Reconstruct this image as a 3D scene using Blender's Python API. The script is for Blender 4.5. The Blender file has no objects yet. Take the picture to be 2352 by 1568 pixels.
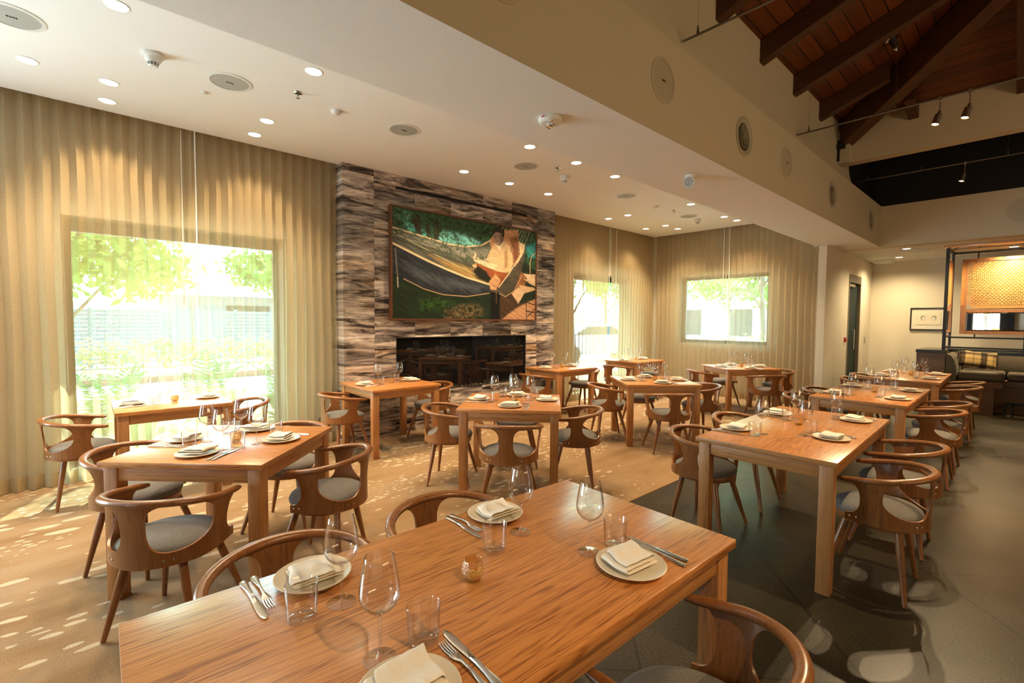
import json
import bpy, bmesh, math, random
import numpy as np
from mathutils import Vector, Matrix
R = math.radians
PI = math.pi
SC = bpy.context.scene
COL = SC.collection
random.seed(7)

# light levels
EXPOSURE = 0.5
SKY = 3.3
SUN = 27
COOL_FILL = 200
WARM_FILL = 100
SPOT = 92
TRACK = 170
BOOTH = 120
WEAVE = 30
CURT_OPEN = 0.42

# ------------------------------------------------------------------ camera
cam_d = bpy.data.cameras.new('camera')
cam_d.sensor_width = 36.0
cam_d.lens = 36.0 * 1075.8 / 2352.0
cam_d.clip_start = 0.05
cam_d.clip_end = 300
cam = bpy.data.objects.new('camera', cam_d)
COL.objects.link(cam)
_y, _p, _r = R(47.835), R(-2.627), R(0.447)
F0 = Vector((-math.sin(_y), math.cos(_y), 0)); R0 = Vector((math.cos(_y), math.sin(_y), 0)); U0 = Vector((0, 0, 1))
F1 = F0 * math.cos(_p) + U0 * math.sin(_p)
U1 = -F0 * math.sin(_p) + U0 * math.cos(_p)
R2 = R0 * math.cos(_r) + U1 * math.sin(_r)
U2 = -R0 * math.sin(_r) + U1 * math.cos(_r)
cam.matrix_world = Matrix(((R2.x, U2.x, -F1.x, 0), (R2.y, U2.y, -F1.y, 0), (R2.z, U2.z, -F1.z, 1.50), (0, 0, 0, 1)))
SC.camera = cam

# ------------------------------------------------------------------ view, world, sun, added fill lights
SC.view_settings.view_transform = 'Standard'
SC.view_settings.look = 'None'
SC.view_settings.gamma = 1.0
SC.view_settings.use_curve_mapping = False
SC.view_settings.exposure = EXPOSURE
cy = SC.cycles
cy.use_denoising = True
cy.max_bounces = 9
cy.diffuse_bounces = 4
cy.glossy_bounces = 4
cy.transmission_bounces = 6
cy.transparent_max_bounces = 36
cy.caustics_reflective = False
cy.caustics_refractive = False
cy.sample_clamp_indirect = 6.0
cy.use_adaptive_sampling = True
cy.adaptive_threshold = 0.02

world = bpy.data.worlds.new('sky')
SC.world = world
world.use_nodes = True
wn = world.node_tree
for n in list(wn.nodes):
    wn.nodes.remove(n)
sky = wn.nodes.new('ShaderNodeTexSky')
sky.sky_type = 'NISHITA'
sky.sun_disc = False
sky.sun_elevation = R(52)
sky.sun_rotation = R(250)
bg = wn.nodes.new('ShaderNodeBackground')
bg.inputs['Strength'].default_value = SKY
wo = wn.nodes.new('ShaderNodeOutputWorld')
wn.links.new(sky.outputs[0], bg.inputs['Color'])
wn.links.new(bg.outputs[0], wo.inputs['Surface'])


def add_light(name, kind, loc, energy, color, direction=None, **kw):
    d = bpy.data.lights.new(name, kind)
    d.energy = energy
    d.color = color
    for k, v in kw.items():
        setattr(d, k, v)
    o = bpy.data.objects.new(name, d)
    COL.objects.link(o)
    o.location = loc
    if direction is not None:
        o.rotation_euler = Vector(direction).to_track_quat('-Z', 'Y').to_euler()
    return o


add_light('sun', 'SUN', (-20, 8, 20), SUN, (1.0, 0.96, 0.88), (1.0, -0.42, -1.15), angle=R(0.6))
# added cool fill panel that brightens the ceiling; no window stands there
add_light('unseen_cool_fill', 'AREA', (-5.45, -2.7, 1.35), COOL_FILL, (0.78, 0.95, 1.0), (1, 0.12, 0.16), shape='RECTANGLE', size=2.0, size_y=2.2)
add_light('unseen_warm_fill', 'AREA', (5.3, 3.0, 2.3), WARM_FILL, (1.0, 0.70, 0.36), (-1, 0, 0), shape='RECTANGLE', size=6.0, size_y=0.8)  # added warm fill panel, out of view, brightens the bulkhead face


# ------------------------------------------------------------------ helpers
class MB:
    """collects shapes; build() links them as one mesh object"""

    def __init__(self):
        self.v = []; self.f = []; self.m = []; self.mi = 0

    def add(self, vs, fs):
        o = len(self.v)
        self.v += [tuple(p) for p in vs]
        self.f += [tuple(i + o for i in f) for f in fs]
        self.m += [self.mi] * len(fs)
        return self

    def box(self, x0, x1, y0, y1, z0, z1, M=None):
        vs = [(x, y, z) for z in (z0, z1) for y in (y0, y1) for x in (x0, x1)]
        if M is not None:
            vs = [M @ Vector(p) for p in vs]
        return self.add(vs, [(0, 2, 3, 1), (4, 5, 7, 6), (0, 1, 5, 4), (2, 6, 7, 3), (0, 4, 6, 2), (1, 3, 7, 5)])

    def bar(self, a, b, w, h, up=(0, 0, 1)):
        a = Vector(a); b = Vector(b); d = (b - a); L = d.length; d.normalize()
        s = d.cross(Vector(up)).normalized(); u = s.cross(d)
        vs = []
        for q in (a, b):
            for i, j in ((-1, -1), (1, -1), (1, 1), (-1, 1)):
                vs.append(q + s * (i * w / 2) + u * (j * h / 2))
        return self.add(vs, [(0, 1, 2, 3), (7, 6, 5, 4), (0, 4, 5, 1), (1, 5, 6, 2), (2, 6, 7, 3), (3, 7, 4, 0)])

    def prism(self, poly, t0, t1, M=None):
        n = len(poly)
        vs = [Vector((p[0], p[1], t0)) for p in poly] + [Vector((p[0], p[1], t1)) for p in poly]
        if M is not None:
            vs = [M @ p for p in vs]
        fs = [tuple(range(n - 1, -1, -1)), tuple(range(n, 2 * n))]
        fs += [(i, (i + 1) % n, n + (i + 1) % n, n + i) for i in range(n)]
        return self.add(vs, fs)

    def lathe(self, prof, n=32, c=(0, 0, 0), M=None, cap=True):
        vs = []; fs = []
        for r, z in prof:
            for k in range(n):
                a = 2 * PI * k / n
                p = Vector((r * math.cos(a), r * math.sin(a), z))
                if M is not None:
                    p = M @ p
                vs.append(p + Vector(c))
        for i in range(len(prof) - 1):
            for k in range(n):
                k2 = (k + 1) % n
                fs.append((i * n + k, i * n + k2, (i + 1) * n + k2, (i + 1) * n + k))
        if cap:
            fs.append(tuple(range(n - 1, -1, -1)))
            fs.append(tuple((len(prof) - 1) * n + k for k in range(n)))
        return self.add(vs, fs)

    def tube(self, pts, r, n=10, r2=None, cap=True, up=(0, 0, 1)):
        """r: radius or list; r2: second radius (along up) or None"""
        P = [Vector(p) for p in pts]
        m = len(P)
        rs = r if isinstance(r, (list, tuple)) else [r] * m
        r2s = rs if r2 is None else (r2 if isinstance(r2, (list, tuple)) else [r2] * m)
        vs = []; fs = []
        prev = None
        for i in range(m):
            d = (P[min(i + 1, m - 1)] - P[max(i - 1, 0)]).normalized()
            u = Vector(up)
            if abs(d.dot(u)) > 0.96:
                u = prev if prev is not None else Vector((1, 0, 0))
            s = d.cross(u).normalized(); u = s.cross(d).normalized()
            prev = u
            for k in range(n):
                a = 2 * PI * k / n
                vs.append(P[i] + s * (rs[i] * math.cos(a)) + u * (r2s[i] * math.sin(a)))
        for i in range(m - 1):
            for k in range(n):
                k2 = (k + 1) % n
                fs.append((i * n + k, i * n + k2, (i + 1) * n + k2, (i + 1) * n + k))
        if cap:
            fs.append(tuple(range(n - 1, -1, -1)))
            fs.append(tuple((m - 1) * n + k for k in range(n)))
        return self.add(vs, fs)

    def grid(self, P):
        """P: rows of points"""
        n = len(P[0])
        vs = [p for row in P for p in row]
        fs = [(i * n + j, i * n + j + 1, (i + 1) * n + j + 1, (i + 1) * n + j) for i in range(len(P) - 1) for j in range(n - 1)]
        return self.add(vs, fs)

    def build(self, name, mats, parent=None, smooth=True, bevel=0, solid=0, sub=0, weld=0, off=0.0):
        me = bpy.data.meshes.new(name)
        me.from_pydata(self.v, [], self.f)
        if not isinstance(mats, (list, tuple)):
            mats = [mats]
        for m in mats:
            me.materials.append(m)
        if len(mats) > 1:
            me.polygons.foreach_set('material_index', self.m)
        bm = bmesh.new(); bm.from_mesh(me)
        if weld:
            bmesh.ops.remove_doubles(bm, verts=bm.verts, dist=weld)
        if solid == 0:
            bmesh.ops.recalc_face_normals(bm, faces=bm.faces)
        bm.to_mesh(me); bm.free()
        o = bpy.data.objects.new(name, me)
        COL.objects.link(o)
        if bevel or solid or sub:
            if solid:
                md = o.modifiers.new('s', 'SOLIDIFY'); md.thickness = solid; md.offset = off
            if bevel:
                md = o.modifiers.new('b', 'BEVEL'); md.width = bevel; md.segments = 2; md.limit_method = 'ANGLE'; md.angle_limit = R(35)
            if sub:
                md = o.modifiers.new('u', 'SUBSURF'); md.levels = sub; md.render_levels = sub
            dg = bpy.context.evaluated_depsgraph_get()
            dg.update()
            m2 = bpy.data.meshes.new_from_object(o.evaluated_get(dg))
            o.modifiers.clear()
            o.data = m2
            m2.name = name
            me = m2
        if smooth:
            bm = bmesh.new(); bm.from_mesh(me)
            for fc in bm.faces:
                fc.smooth = True
            for e in bm.edges:
                if len(e.link_faces) == 2 and e.calc_face_angle(0) > R(38):
                    e.smooth = False
            bm.to_mesh(me); bm.free()
        if parent is not None:
            o.parent = parent
        return o


def tag(o, label=None, cat=None, group=None, kind=None):
    if label: o['label'] = label
    if cat: o['category'] = cat
    if group: o['group'] = group
    if kind: o['kind'] = kind
    return o


def empty(name, loc=(0, 0, 0), rz=0.0):
    o = bpy.data.objects.new(name, None)
    o.empty_display_size = 0.05
    COL.objects.link(o)
    o.location = loc
    o.rotation_euler = (0, 0, rz)
    return o


def struct(o):
    o['kind'] = 'structure'
    return o


def copy_tree(o, parent=None):
    c = o.copy()
    COL.objects.link(c)
    if parent is not None:
        c.parent = parent
    for ch in KIDS.get(o.name, []):
        copy_tree(ch, c)
    return c


KIDS = {}


def proto_done(root):
    """remember the children of a finished thing (and theirs) so that it can be copied quickly"""
    objs = list(bpy.data.objects)
    for o in objs:
        if o.parent is not None:
            KIDS.setdefault(o.parent.name, [])
            if o not in KIDS[o.parent.name]:
                KIDS[o.parent.name].append(o)


# ------------------------------------------------------------------ materials
def mat(name):
    m = bpy.data.materials.new(name)
    m.use_nodes = True
    nt = m.node_tree
    for n in list(nt.nodes):
        nt.nodes.remove(n)
    out = nt.nodes.new('ShaderNodeOutputMaterial')
    return m, nt, out


def N(nt, t, **kw):
    n = nt.nodes.new('ShaderNode' + t)
    for k, v in kw.items():
        if k.startswith('i_'):
            n.inputs[k[2:].replace('_', ' ')].default_value = v
        else:
            setattr(n, k, v)
    return n


def Lk(nt, a, b):
    nt.links.new(a, b)


def pbsdf(nt, out, base=None, rough=0.5, metal=0.0, spec=0.5):
    b = N(nt, 'BsdfPrincipled')
    if base is not None:
        b.inputs['Base Color'].default_value = (*base, 1)
    b.inputs['Roughness'].default_value = rough
    b.inputs['Metallic'].default_value = metal
    b.inputs['Specular IOR Level'].default_value = spec
    Lk(nt, b.outputs[0], out.inputs['Surface'])
    return b


def ramp(nt, fac, stops, interp='LINEAR'):
    r = N(nt, 'ValToRGB')
    r.color_ramp.interpolation = interp
    while len(r.color_ramp.elements) < len(stops):
        r.color_ramp.elements.new(0.5)
    for e, (p, c) in zip(r.color_ramp.elements, stops):
        e.position = p
        e.color = (*c, 1) if len(c) == 3 else c
    Lk(nt, fac, r.inputs[0])
    return r


def coords(nt, scale=(1, 1, 1), rot=(0, 0, 0), kind='Object', rnd=0.0):
    t = N(nt, 'TexCoord')
    mp = N(nt, 'Mapping')
    mp.inputs['Scale'].default_value = scale
    mp.inputs['Rotation'].default_value = rot
    Lk(nt, t.outputs[kind], mp.inputs['Vector'])
    if rnd:
        oi = N(nt, 'ObjectInfo')
        mu = N(nt, 'Math', operation='MULTIPLY'); mu.inputs[1].default_value = rnd
        Lk(nt, oi.outputs['Random'], mu.inputs[0])
        cx = N(nt, 'CombineXYZ')
        for i in range(3):
            Lk(nt, mu.outputs[0], cx.inputs[i])
        Lk(nt, cx.outputs[0], mp.inputs['Location'])
    return mp.outputs[0]


def bump(nt, h, b, strength=0.3, dist=0.01):
    bp = N(nt, 'Bump')
    bp.inputs['Strength'].default_value = strength
    bp.inputs['Distance'].default_value = dist
    Lk(nt, h, bp.inputs['Height'])
    Lk(nt, bp.outputs[0], b.inputs['Normal'])


def plain(name, c, rough=0.5, metal=0.0, spec=0.5, noise=0.0, nscale=30, bmp=0.0):
    m, nt, out = mat(name)
    b = pbsdf(nt, out, c, rough, metal, spec)
    if noise or bmp:
        n = N(nt, 'TexNoise'); n.inputs['Scale'].default_value = nscale; n.inputs['Detail'].default_value = 3
        Lk(nt, coords(nt), n.inputs['Vector'])
        if noise:
            r = ramp(nt, n.outputs['Fac'], [(0.3, tuple(x * (1 - noise) for x in c)), (0.7, tuple(min(1, x * (1 + noise)) for x in c))])
            Lk(nt, r.outputs[0], b.inputs['Base Color'])
        if bmp:
            bump(nt, n.outputs['Fac'], b, bmp, 0.004)
    return m


def wood(name, c0, c1, axis='y', rough=0.38, scale=1.0, figure=0.5, coat=0.0):
    """open-pored oak: fine irregular streaks along one axis with wandering darker growth lines"""
    m, nt, out = mat(name)
    b = pbsdf(nt, out, c0, rough)
    ai = 'xyz'.index(axis)
    s = [58 * scale] * 3; s[ai] = 0.6 * scale
    v = coords(nt, tuple(s), rnd=37.0)
    n1 = N(nt, 'TexNoise'); n1.inputs['Scale'].default_value = 1.0; n1.inputs['Detail'].default_value = 5; n1.inputs['Roughness'].default_value = 0.6; n1.inputs['Distortion'].default_value = 0.35
    Lk(nt, v, n1.inputs['Vector'])
    s3 = [150 * scale] * 3; s3[ai] = 5 * scale
    n3 = N(nt, 'TexNoise'); n3.inputs['Scale'].default_value = 1.0; n3.inputs['Detail'].default_value = 2
    Lk(nt, coords(nt, tuple(s3), rnd=5.0), n3.inputs['Vector'])
    s2 = [1.0] * 3; s2[ai] = 0.085
    w = N(nt, 'TexWave'); w.wave_type = 'BANDS'; w.bands_direction = 'X' if axis != 'x' else 'Y'; w.wave_profile = 'SIN'
    w.inputs['Scale'].default_value = 19 * scale; w.inputs['Distortion'].default_value = 26.0
    w.inputs['Detail'].default_value = 3.0; w.inputs['Detail Scale'].default_value = 1.1; w.inputs['Detail Roughness'].default_value = 0.55
    Lk(nt, coords(nt, tuple(s2), rnd=11.0), w.inputs['Vector'])
    mx = N(nt, 'Mix'); mx.inputs[0].default_value = figure
    Lk(nt, n1.outputs['Fac'], mx.inputs[2]); Lk(nt, w.outputs['Fac'], mx.inputs[3])
    mx2 = N(nt, 'Mix'); mx2.inputs[0].default_value = 0.36
    Lk(nt, mx.outputs[0], mx2.inputs[2]); Lk(nt, n3.outputs['Fac'], mx2.inputs[3])
    mid = tuple(a * 0.65 + d * 0.35 for a, d in zip(c0, c1))
    r = ramp(nt, mx2.outputs[0], [(0.33, c1), (0.45, mid), (0.60, c0)])
    Lk(nt, r.outputs[0], b.inputs['Base Color'])
    bump(nt, n3.outputs['Fac'], b, 0.10, 0.0008)
    if coat:
        b.inputs['Coat Weight'].default_value = coat
        b.inputs['Coat Roughness'].default_value = 0.2
    return m


def glassy(name, tint=(1, 1, 1), edge=(0.72, 0.78, 0.76), rough=0.0, gain=0.9, f0=0.045):
    """thin clear glass: clear when seen straight on, mirror-like and slightly dark at grazing angles"""
    m, nt, out = mat(name)
    lw = N(nt, 'LayerWeight'); lw.inputs['Blend'].default_value = 0.5
    r = ramp(nt, lw.outputs['Facing'], [(0.55, tint), (1.0, edge)])
    tr = N(nt, 'BsdfTransparent'); Lk(nt, r.outputs[0], tr.inputs['Color'])
    gl = N(nt, 'BsdfGlossy'); gl.inputs['Roughness'].default_value = rough
    pw = N(nt, 'Math', operation='POWER'); pw.inputs[1].default_value = 4.0; Lk(nt, lw.outputs['Facing'], pw.inputs[0])
    mu = N(nt, 'Math', operation='MULTIPLY_ADD'); mu.use_clamp = True; mu.inputs[1].default_value = gain; mu.inputs[2].default_value = f0
    Lk(nt, pw.outputs[0], mu.inputs[0])
    mx = N(nt, 'MixShader')
    Lk(nt, mu.outputs[0], mx.inputs[0]); Lk(nt, tr.outputs[0], mx.inputs[1]); Lk(nt, gl.outputs[0], mx.inputs[2])
    Lk(nt, mx.outputs[0], out.inputs['Surface'])
    return m


def emit(name, c, s):
    m, nt, out = mat(name)
    e = N(nt, 'Emission'); e.inputs['Color'].default_value = (*c, 1); e.inputs['Strength'].default_value = s
    Lk(nt, e.outputs[0], out.inputs['Surface'])
    return m


def fabric(name, c, c2, scale=460, rough=0.9):
    m, nt, out = mat(name)
    b = pbsdf(nt, out, c, rough, spec=0.2)
    n = N(nt, 'TexNoise'); n.inputs['Scale'].default_value = scale; n.inputs['Detail'].default_value = 2
    Lk(nt, coords(nt, (1, 1, 1)), n.inputs['Vector'])
    r = ramp(nt, n.outputs['Fac'], [(0.36, c2), (0.64, c)])
    Lk(nt, r.outputs[0], b.inputs['Base Color'])
    bump(nt, n.outputs['Fac'], b, 0.25, 0.001)
    b.inputs['Sheen Weight'].default_value = 0.1
    return m


def curtain_mat():
    m, nt, out = mat('sheer_linen')
    geo = N(nt, 'NewGeometry')
    sep = N(nt, 'SeparateXYZ'); Lk(nt, geo.outputs['Position'], sep.inputs[0])
    # fine weave: alternating denser threads
    v = coords(nt, (60, 60, 420))
    n = N(nt, 'TexNoise'); n.inputs['Scale'].default_value = 1.0; n.inputs['Detail'].default_value = 2
    Lk(nt, v, n.inputs['Vector'])
    col = ramp(nt, n.outputs['Fac'], [(0.3, (0.50, 0.395, 0.235)), (0.7, (0.65, 0.515, 0.315))])
    df = N(nt, 'BsdfDiffuse'); tl = N(nt, 'BsdfTranslucent'); tp = N(nt, 'BsdfTransparent')
    Lk(nt, col.outputs[0], df.inputs['Color']); Lk(nt, col.outputs[0], tl.inputs['Color'])
    m1 = N(nt, 'MixShader'); m1.inputs[0].default_value = 0.42
    Lk(nt, df.outputs[0], m1.inputs[1]); Lk(nt, tl.outputs[0], m1.inputs[2])
    # openness of the weave; the doubled hem is closed
    hem = N(nt, 'Math', operation='GREATER_THAN'); hem.inputs[1].default_value = 0.13
    Lk(nt, sep.outputs['Z'], hem.inputs[0])
    op = N(nt, 'Math', operation='MULTIPLY'); op.inputs[1].default_value = CURT_OPEN
    Lk(nt, hem.outputs[0], op.inputs[0])
    m2 = N(nt, 'MixShader')
    Lk(nt, op.outputs[0], m2.inputs[0]); Lk(nt, m1.outputs[0], m2.inputs[1]); Lk(nt, tp.outputs[0], m2.inputs[2])
    Lk(nt, m2.outputs[0], out.inputs['Surface'])
    return m


def stone_mat():
    m, nt, out = mat('vein_cut_travertine')
    b = pbsdf(nt, out, (0.3, 0.25, 0.2), 0.32, spec=0.4)
    t = N(nt, 'TexCoord')
    sep = N(nt, 'SeparateXYZ'); Lk(nt, t.outputs['Object'], sep.inputs[0])

    def mth(op, a, bb=None):
        x = N(nt, 'Math', operation=op)
        if hasattr(a, 'links'): Lk(nt, a, x.inputs[0])
        else: x.inputs[0].default_value = a
        if bb is not None:
            if hasattr(bb, 'links'): Lk(nt, bb, x.inputs[1])
            else: x.inputs[1].default_value = bb
        return x.outputs[0]
    ty = mth('DIVIDE', mth('ADD', sep.outputs['Y'], -2.66 + 0.574 * 6), 0.574)
    iy = mth('FLOOR', ty)
    # columns are staggered: each column has its own row offset
    off = mth('FRACT', mth('MULTIPLY', iy, 0.37))
    tz = mth('ADD', mth('DIVIDE', sep.outputs['Z'], 0.292), off)
    iz = mth('FLOOR', tz)
    cid = N(nt, 'CombineXYZ'); Lk(nt, iy, cid.inputs[0]); Lk(nt, iz, cid.inputs[1])
    wn_ = N(nt, 'TexWhiteNoise'); Lk(nt, cid.outputs[0], wn_.inputs['Vector'])
    # veined noise, its own offset on every tile
    vx = mth('MULTIPLY', sep.outputs['Y'], 1.25)
    vz = mth('MULTIPLY', sep.outputs['Z'], 9.5)
    off2 = mth('MULTIPLY', wn_.outputs['Value'], 60.0)
    cv = N(nt, 'CombineXYZ')
    Lk(nt, mth('ADD', vx, off2), cv.inputs[0]); Lk(nt, off2, cv.inputs[1]); Lk(nt, vz, cv.inputs[2])
    n1 = N(nt, 'TexNoise'); n1.inputs['Scale'].default_value = 1.25; n1.inputs['Detail'].default_value = 10; n1.inputs['Roughness'].default_value = 0.70; n1.inputs['Distortion'].default_value = 0.7
    Lk(nt, cv.outputs[0], n1.inputs['Vector'])
    n2 = N(nt, 'TexNoise'); n2.inputs['Scale'].default_value = 0.45; n2.inputs['Detail'].default_value = 3
    Lk(nt, cv.outputs[0], n2.inputs['Vector'])
    r1 = ramp(nt, n1.outputs['Fac'], [(0.37, (0.012, 0.011, 0.013)), (0.43, (0.10, 0.082, 0.075)), (0.495, (0.325, 0.285, 0.25)), (0.55, (0.52, 0.46, 0.40)), (0.63, (0.82, 0.77, 0.68))])
    r2 = ramp(nt, n2.outputs['Fac'], [(0.3, (0.86, 0.87, 0.96)), (0.56, (0.98, 0.94, 0.90)), (0.72, (1.15, 0.84, 0.58))])
    mm = N(nt, 'Mix', data_type='RGBA', blend_type='MULTIPLY'); mm.inputs[0].default_value = 1.0
    Lk(nt, r1.outputs[0], mm.inputs[6]); Lk(nt, r2.outputs[0], mm.inputs[7])
    hv = N(nt, 'HueSaturation')
    Lk(nt, mm.outputs[2], hv.inputs['Color'])
    Lk(nt, mth('ADD', mth('MULTIPLY', wn_.outputs['Value'], 0.75), 0.60), hv.inputs['Value'])
    # thin joints
    fy = mth('ABSOLUTE', mth('SUBTRACT', mth('FRACT', ty), 0.5))
    fz = mth('ABSOLUTE', mth('SUBTRACT', mth('FRACT', tz), 0.5))
    jy = mth('GREATER_THAN', fy, 0.4965); jz = mth('GREATER_THAN', fz, 0.4945)
    j = mth('MAXIMUM', jy, jz)
    mj = N(nt, 'Mix', data_type='RGBA'); Lk(nt, mth('MULTIPLY', j, 0.6), mj.inputs[0])
    Lk(nt, hv.outputs[0], mj.inputs[6]); mj.inputs[7].default_value = (0.12, 0.1, 0.085, 1)
    Lk(nt, mj.outputs[2], b.inputs['Base Color'])
    bump(nt, n1.outputs['Fac'], b, 0.35, 0.004)
    return m


def carpet_mat():
    m, nt, out = mat('patterned_carpet')
    b = pbsdf(nt, out, (0.4, 0.26, 0.14), 0.95, spec=0.1)
    t = N(nt, 'TexCoord')

    def strokes(sx, sy, thr, seed, rot):
        mp = N(nt, 'Mapping'); mp.inputs['Scale'].default_value = (sx, sy, 1); mp.inputs['Rotation'].default_value = (0, 0, rot); mp.inputs['Location'].default_value = (seed, seed * 0.7, 0)
        Lk(nt, t.outputs['Object'], mp.inputs['Vector'])
        nd = N(nt, 'TexNoise'); nd.inputs['Scale'].default_value = 1.4; nd.inputs['Detail'].default_value = 2
        Lk(nt, mp.outputs[0], nd.inputs['Vector'])
        ad = N(nt, 'Mix', data_type='RGBA', blend_type='ADD'); ad.inputs[0].default_value = 0.42
        Lk(nt, mp.outputs[0], ad.inputs[6]); Lk(nt, nd.outputs['Color'], ad.inputs[7])
        vo = N(nt, 'TexVoronoi'); vo.inputs['Scale'].default_value = 1.0; vo.inputs['Randomness'].default_value = 1.0
        Lk(nt, ad.outputs[2], vo.inputs['Vector'])
        # only part of the cells carry a stroke, gathered in drifts
        cl = N(nt, 'TexNoise'); cl.inputs['Scale'].default_value = 0.42; cl.inputs['Detail'].default_value = 2
        mp2 = N(nt, 'Mapping'); mp2.inputs['Location'].default_value = (seed * 3, 1, 0); mp2.inputs['Scale'].default_value = (3.2, 1.1, 1)
        Lk(nt, t.outputs['Object'], mp2.inputs['Vector']); Lk(nt, mp2.outputs[0], cl.inputs['Vector'])
        rr = ramp(nt, cl.outputs['Fac'], [(0.49, (0.0, 0.0, 0.0)), (0.60, (thr, thr, thr))])
        lt = N(nt, 'Math', operation='LESS_THAN'); Lk(nt, vo.outputs['Distance'], lt.inputs[0]); Lk(nt, rr.outputs[0], lt.inputs[1])
        return lt.outputs[0]
    a = strokes(10.5, 3.6, 0.31, 3.1, 0.0)
    c = strokes(15, 6.0, 0.28, 9.7, R(14))
    d = strokes(24, 11, 0.32, 15.3, R(-8))
    mx = N(nt, 'Math', operation='MAXIMUM'); Lk(nt, a, mx.inputs[0]); Lk(nt, c, mx.inputs[1])
    mx2 = N(nt, 'Math', operation='MAXIMUM'); Lk(nt, mx.outputs[0], mx2.inputs[0]); Lk(nt, d, mx2.inputs[1])
    n1 = N(nt, 'TexNoise'); n1.inputs['Scale'].default_value = 1.6; n1.inputs['Detail'].default_value = 5
    mp3 = N(nt, 'Mapping'); mp3.inputs['Scale'].default_value = (3, 0.8, 1); Lk(nt, t.outputs['Object'], mp3.inputs['Vector']); Lk(nt, mp3.outputs[0], n1.inputs['Vector'])
    base = ramp(nt, n1.outputs['Fac'], [(0.3, (0.25, 0.150, 0.072)), (0.5, (0.315, 0.200, 0.105)), (0.72, (0.35, 0.245, 0.15))])
    pile = N(nt, 'TexNoise'); pile.inputs['Scale'].default_value = 190; pile.inputs['Detail'].default_value = 2
    Lk(nt, t.outputs['Object'], pile.inputs['Vector'])
    mc = N(nt, 'Mix', data_type='RGBA'); Lk(nt, mx2.outputs[0], mc.inputs[0])
    Lk(nt, base.outputs[0], mc.inputs[6]); mc.inputs[7].default_value = (0.52, 0.42, 0.29, 1)
    pr = ramp(nt, pile.outputs['Fac'], [(0.3, (0.78, 0.78, 0.78)), (0.7, (1.1, 1.1, 1.1))])
    mm = N(nt, 'Mix', data_type='RGBA', blend_type='MULTIPLY'); mm.inputs[0].default_value = 1
    Lk(nt, mc.outputs[2], mm.inputs[6]); Lk(nt, pr.outputs[0], mm.inputs[7])
    Lk(nt, mm.outputs[2], b.inputs['Base Color'])
    bump(nt, pile.outputs['Fac'], b, 0.6, 0.004)
    return m


def concrete_mat():
    m, nt, out = mat('scored_concrete')
    b = pbsdf(nt, out, (0.1, 0.08, 0.06), 0.42, spec=0.5)
    t = N(nt, 'TexCoord')
    n1 = N(nt, 'TexNoise'); n1.inputs['Scale'].default_value = 1.1; n1.inputs['Detail'].default_value = 7; n1.inputs['Roughness'].default_value = 0.6
    Lk(nt, t.outputs['Object'], n1.inputs['Vector'])
    n2 = N(nt, 'TexNoise'); n2.inputs['Scale'].default_value = 110; n2.inputs['Detail'].default_value = 3
    Lk(nt, t.outputs['Object'], n2.inputs['Vector'])
    r1 = ramp(nt, n1.outputs['Fac'], [(0.3, (0.022, 0.018, 0.010)), (0.6, (0.042, 0.034, 0.018)), (0.75, (0.066, 0.053, 0.028))])
    r2 = ramp(nt, n2.outputs['Fac'], [(0.38, (0.35, 0.35, 0.35)), (0.62, (1.7, 1.7, 1.7))])
    mm = N(nt, 'Mix', data_type='RGBA', blend_type='MULTIPLY'); mm.inputs[0].default_value = 1
    Lk(nt, r1.outputs[0], mm.inputs[6]); Lk(nt, r2.outputs[0], mm.inputs[7])

    def lines(rot, sx, off):
        mp = N(nt, 'Mapping', vector_type='POINT'); mp.inputs['Rotation'].default_value = (0, 0, rot); mp.inputs['Location'].default_value = (off, 0, 0)
        Lk(nt, t.outputs['Object'], mp.inputs['Vector'])
        s = N(nt, 'SeparateXYZ'); Lk(nt, mp.outputs[0], s.inputs[0])
        dv = N(nt, 'Math', operation='DIVIDE'); dv.inputs[1].default_value = sx; Lk(nt, s.outputs['X'], dv.inputs[0])
        fr = N(nt, 'Math', operation='FRACT'); Lk(nt, dv.outputs[0], fr.inputs[0])
        sb = N(nt, 'Math', operation='SUBTRACT'); sb.inputs[1].default_value = 0.5; Lk(nt, fr.outputs[0], sb.inputs[0])
        ab = N(nt, 'Math', operation='ABSOLUTE'); Lk(nt, sb.outputs[0], ab.inputs[0])
        lt = N(nt, 'Math', operation='LESS_THAN'); lt.inputs[1].default_value = 0.0045 / sx; Lk(nt, ab.outputs[0], lt.inputs[0])
        return lt.outputs[0]
    mxs = None
    for a in (lines(R(48 - 90), 0.93, 0.1), lines(R(-44 - 90), 0.93, 0.35), lines(R(3), 2.4, 0.8)):
        if mxs is None: mxs = a
        else:
            q = N(nt, 'Math', operation='MAXIMUM'); Lk(nt, mxs, q.inputs[0]); Lk(nt, a, q.inputs[1]); mxs = q.outputs[0]
    ml = N(nt, 'Mix', data_type='RGBA'); Lk(nt, mxs, ml.inputs[0])
    Lk(nt, mm.outputs[2], ml.inputs[6]); ml.inputs[7].default_value = (0.003, 0.002, 0.001, 1)
    Lk(nt, ml.outputs[2], b.inputs['Base Color'])
    rr = ramp(nt, n1.outputs['Fac'], [(0.3, (0.26, 0.26, 0.26)), (0.7, (0.45, 0.45, 0.45))])
    Lk(nt, rr.outputs[0], b.inputs['Roughness'])
    bump(nt, n2.outputs['Fac'], b, 0.25, 0.001)
    return m


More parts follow.
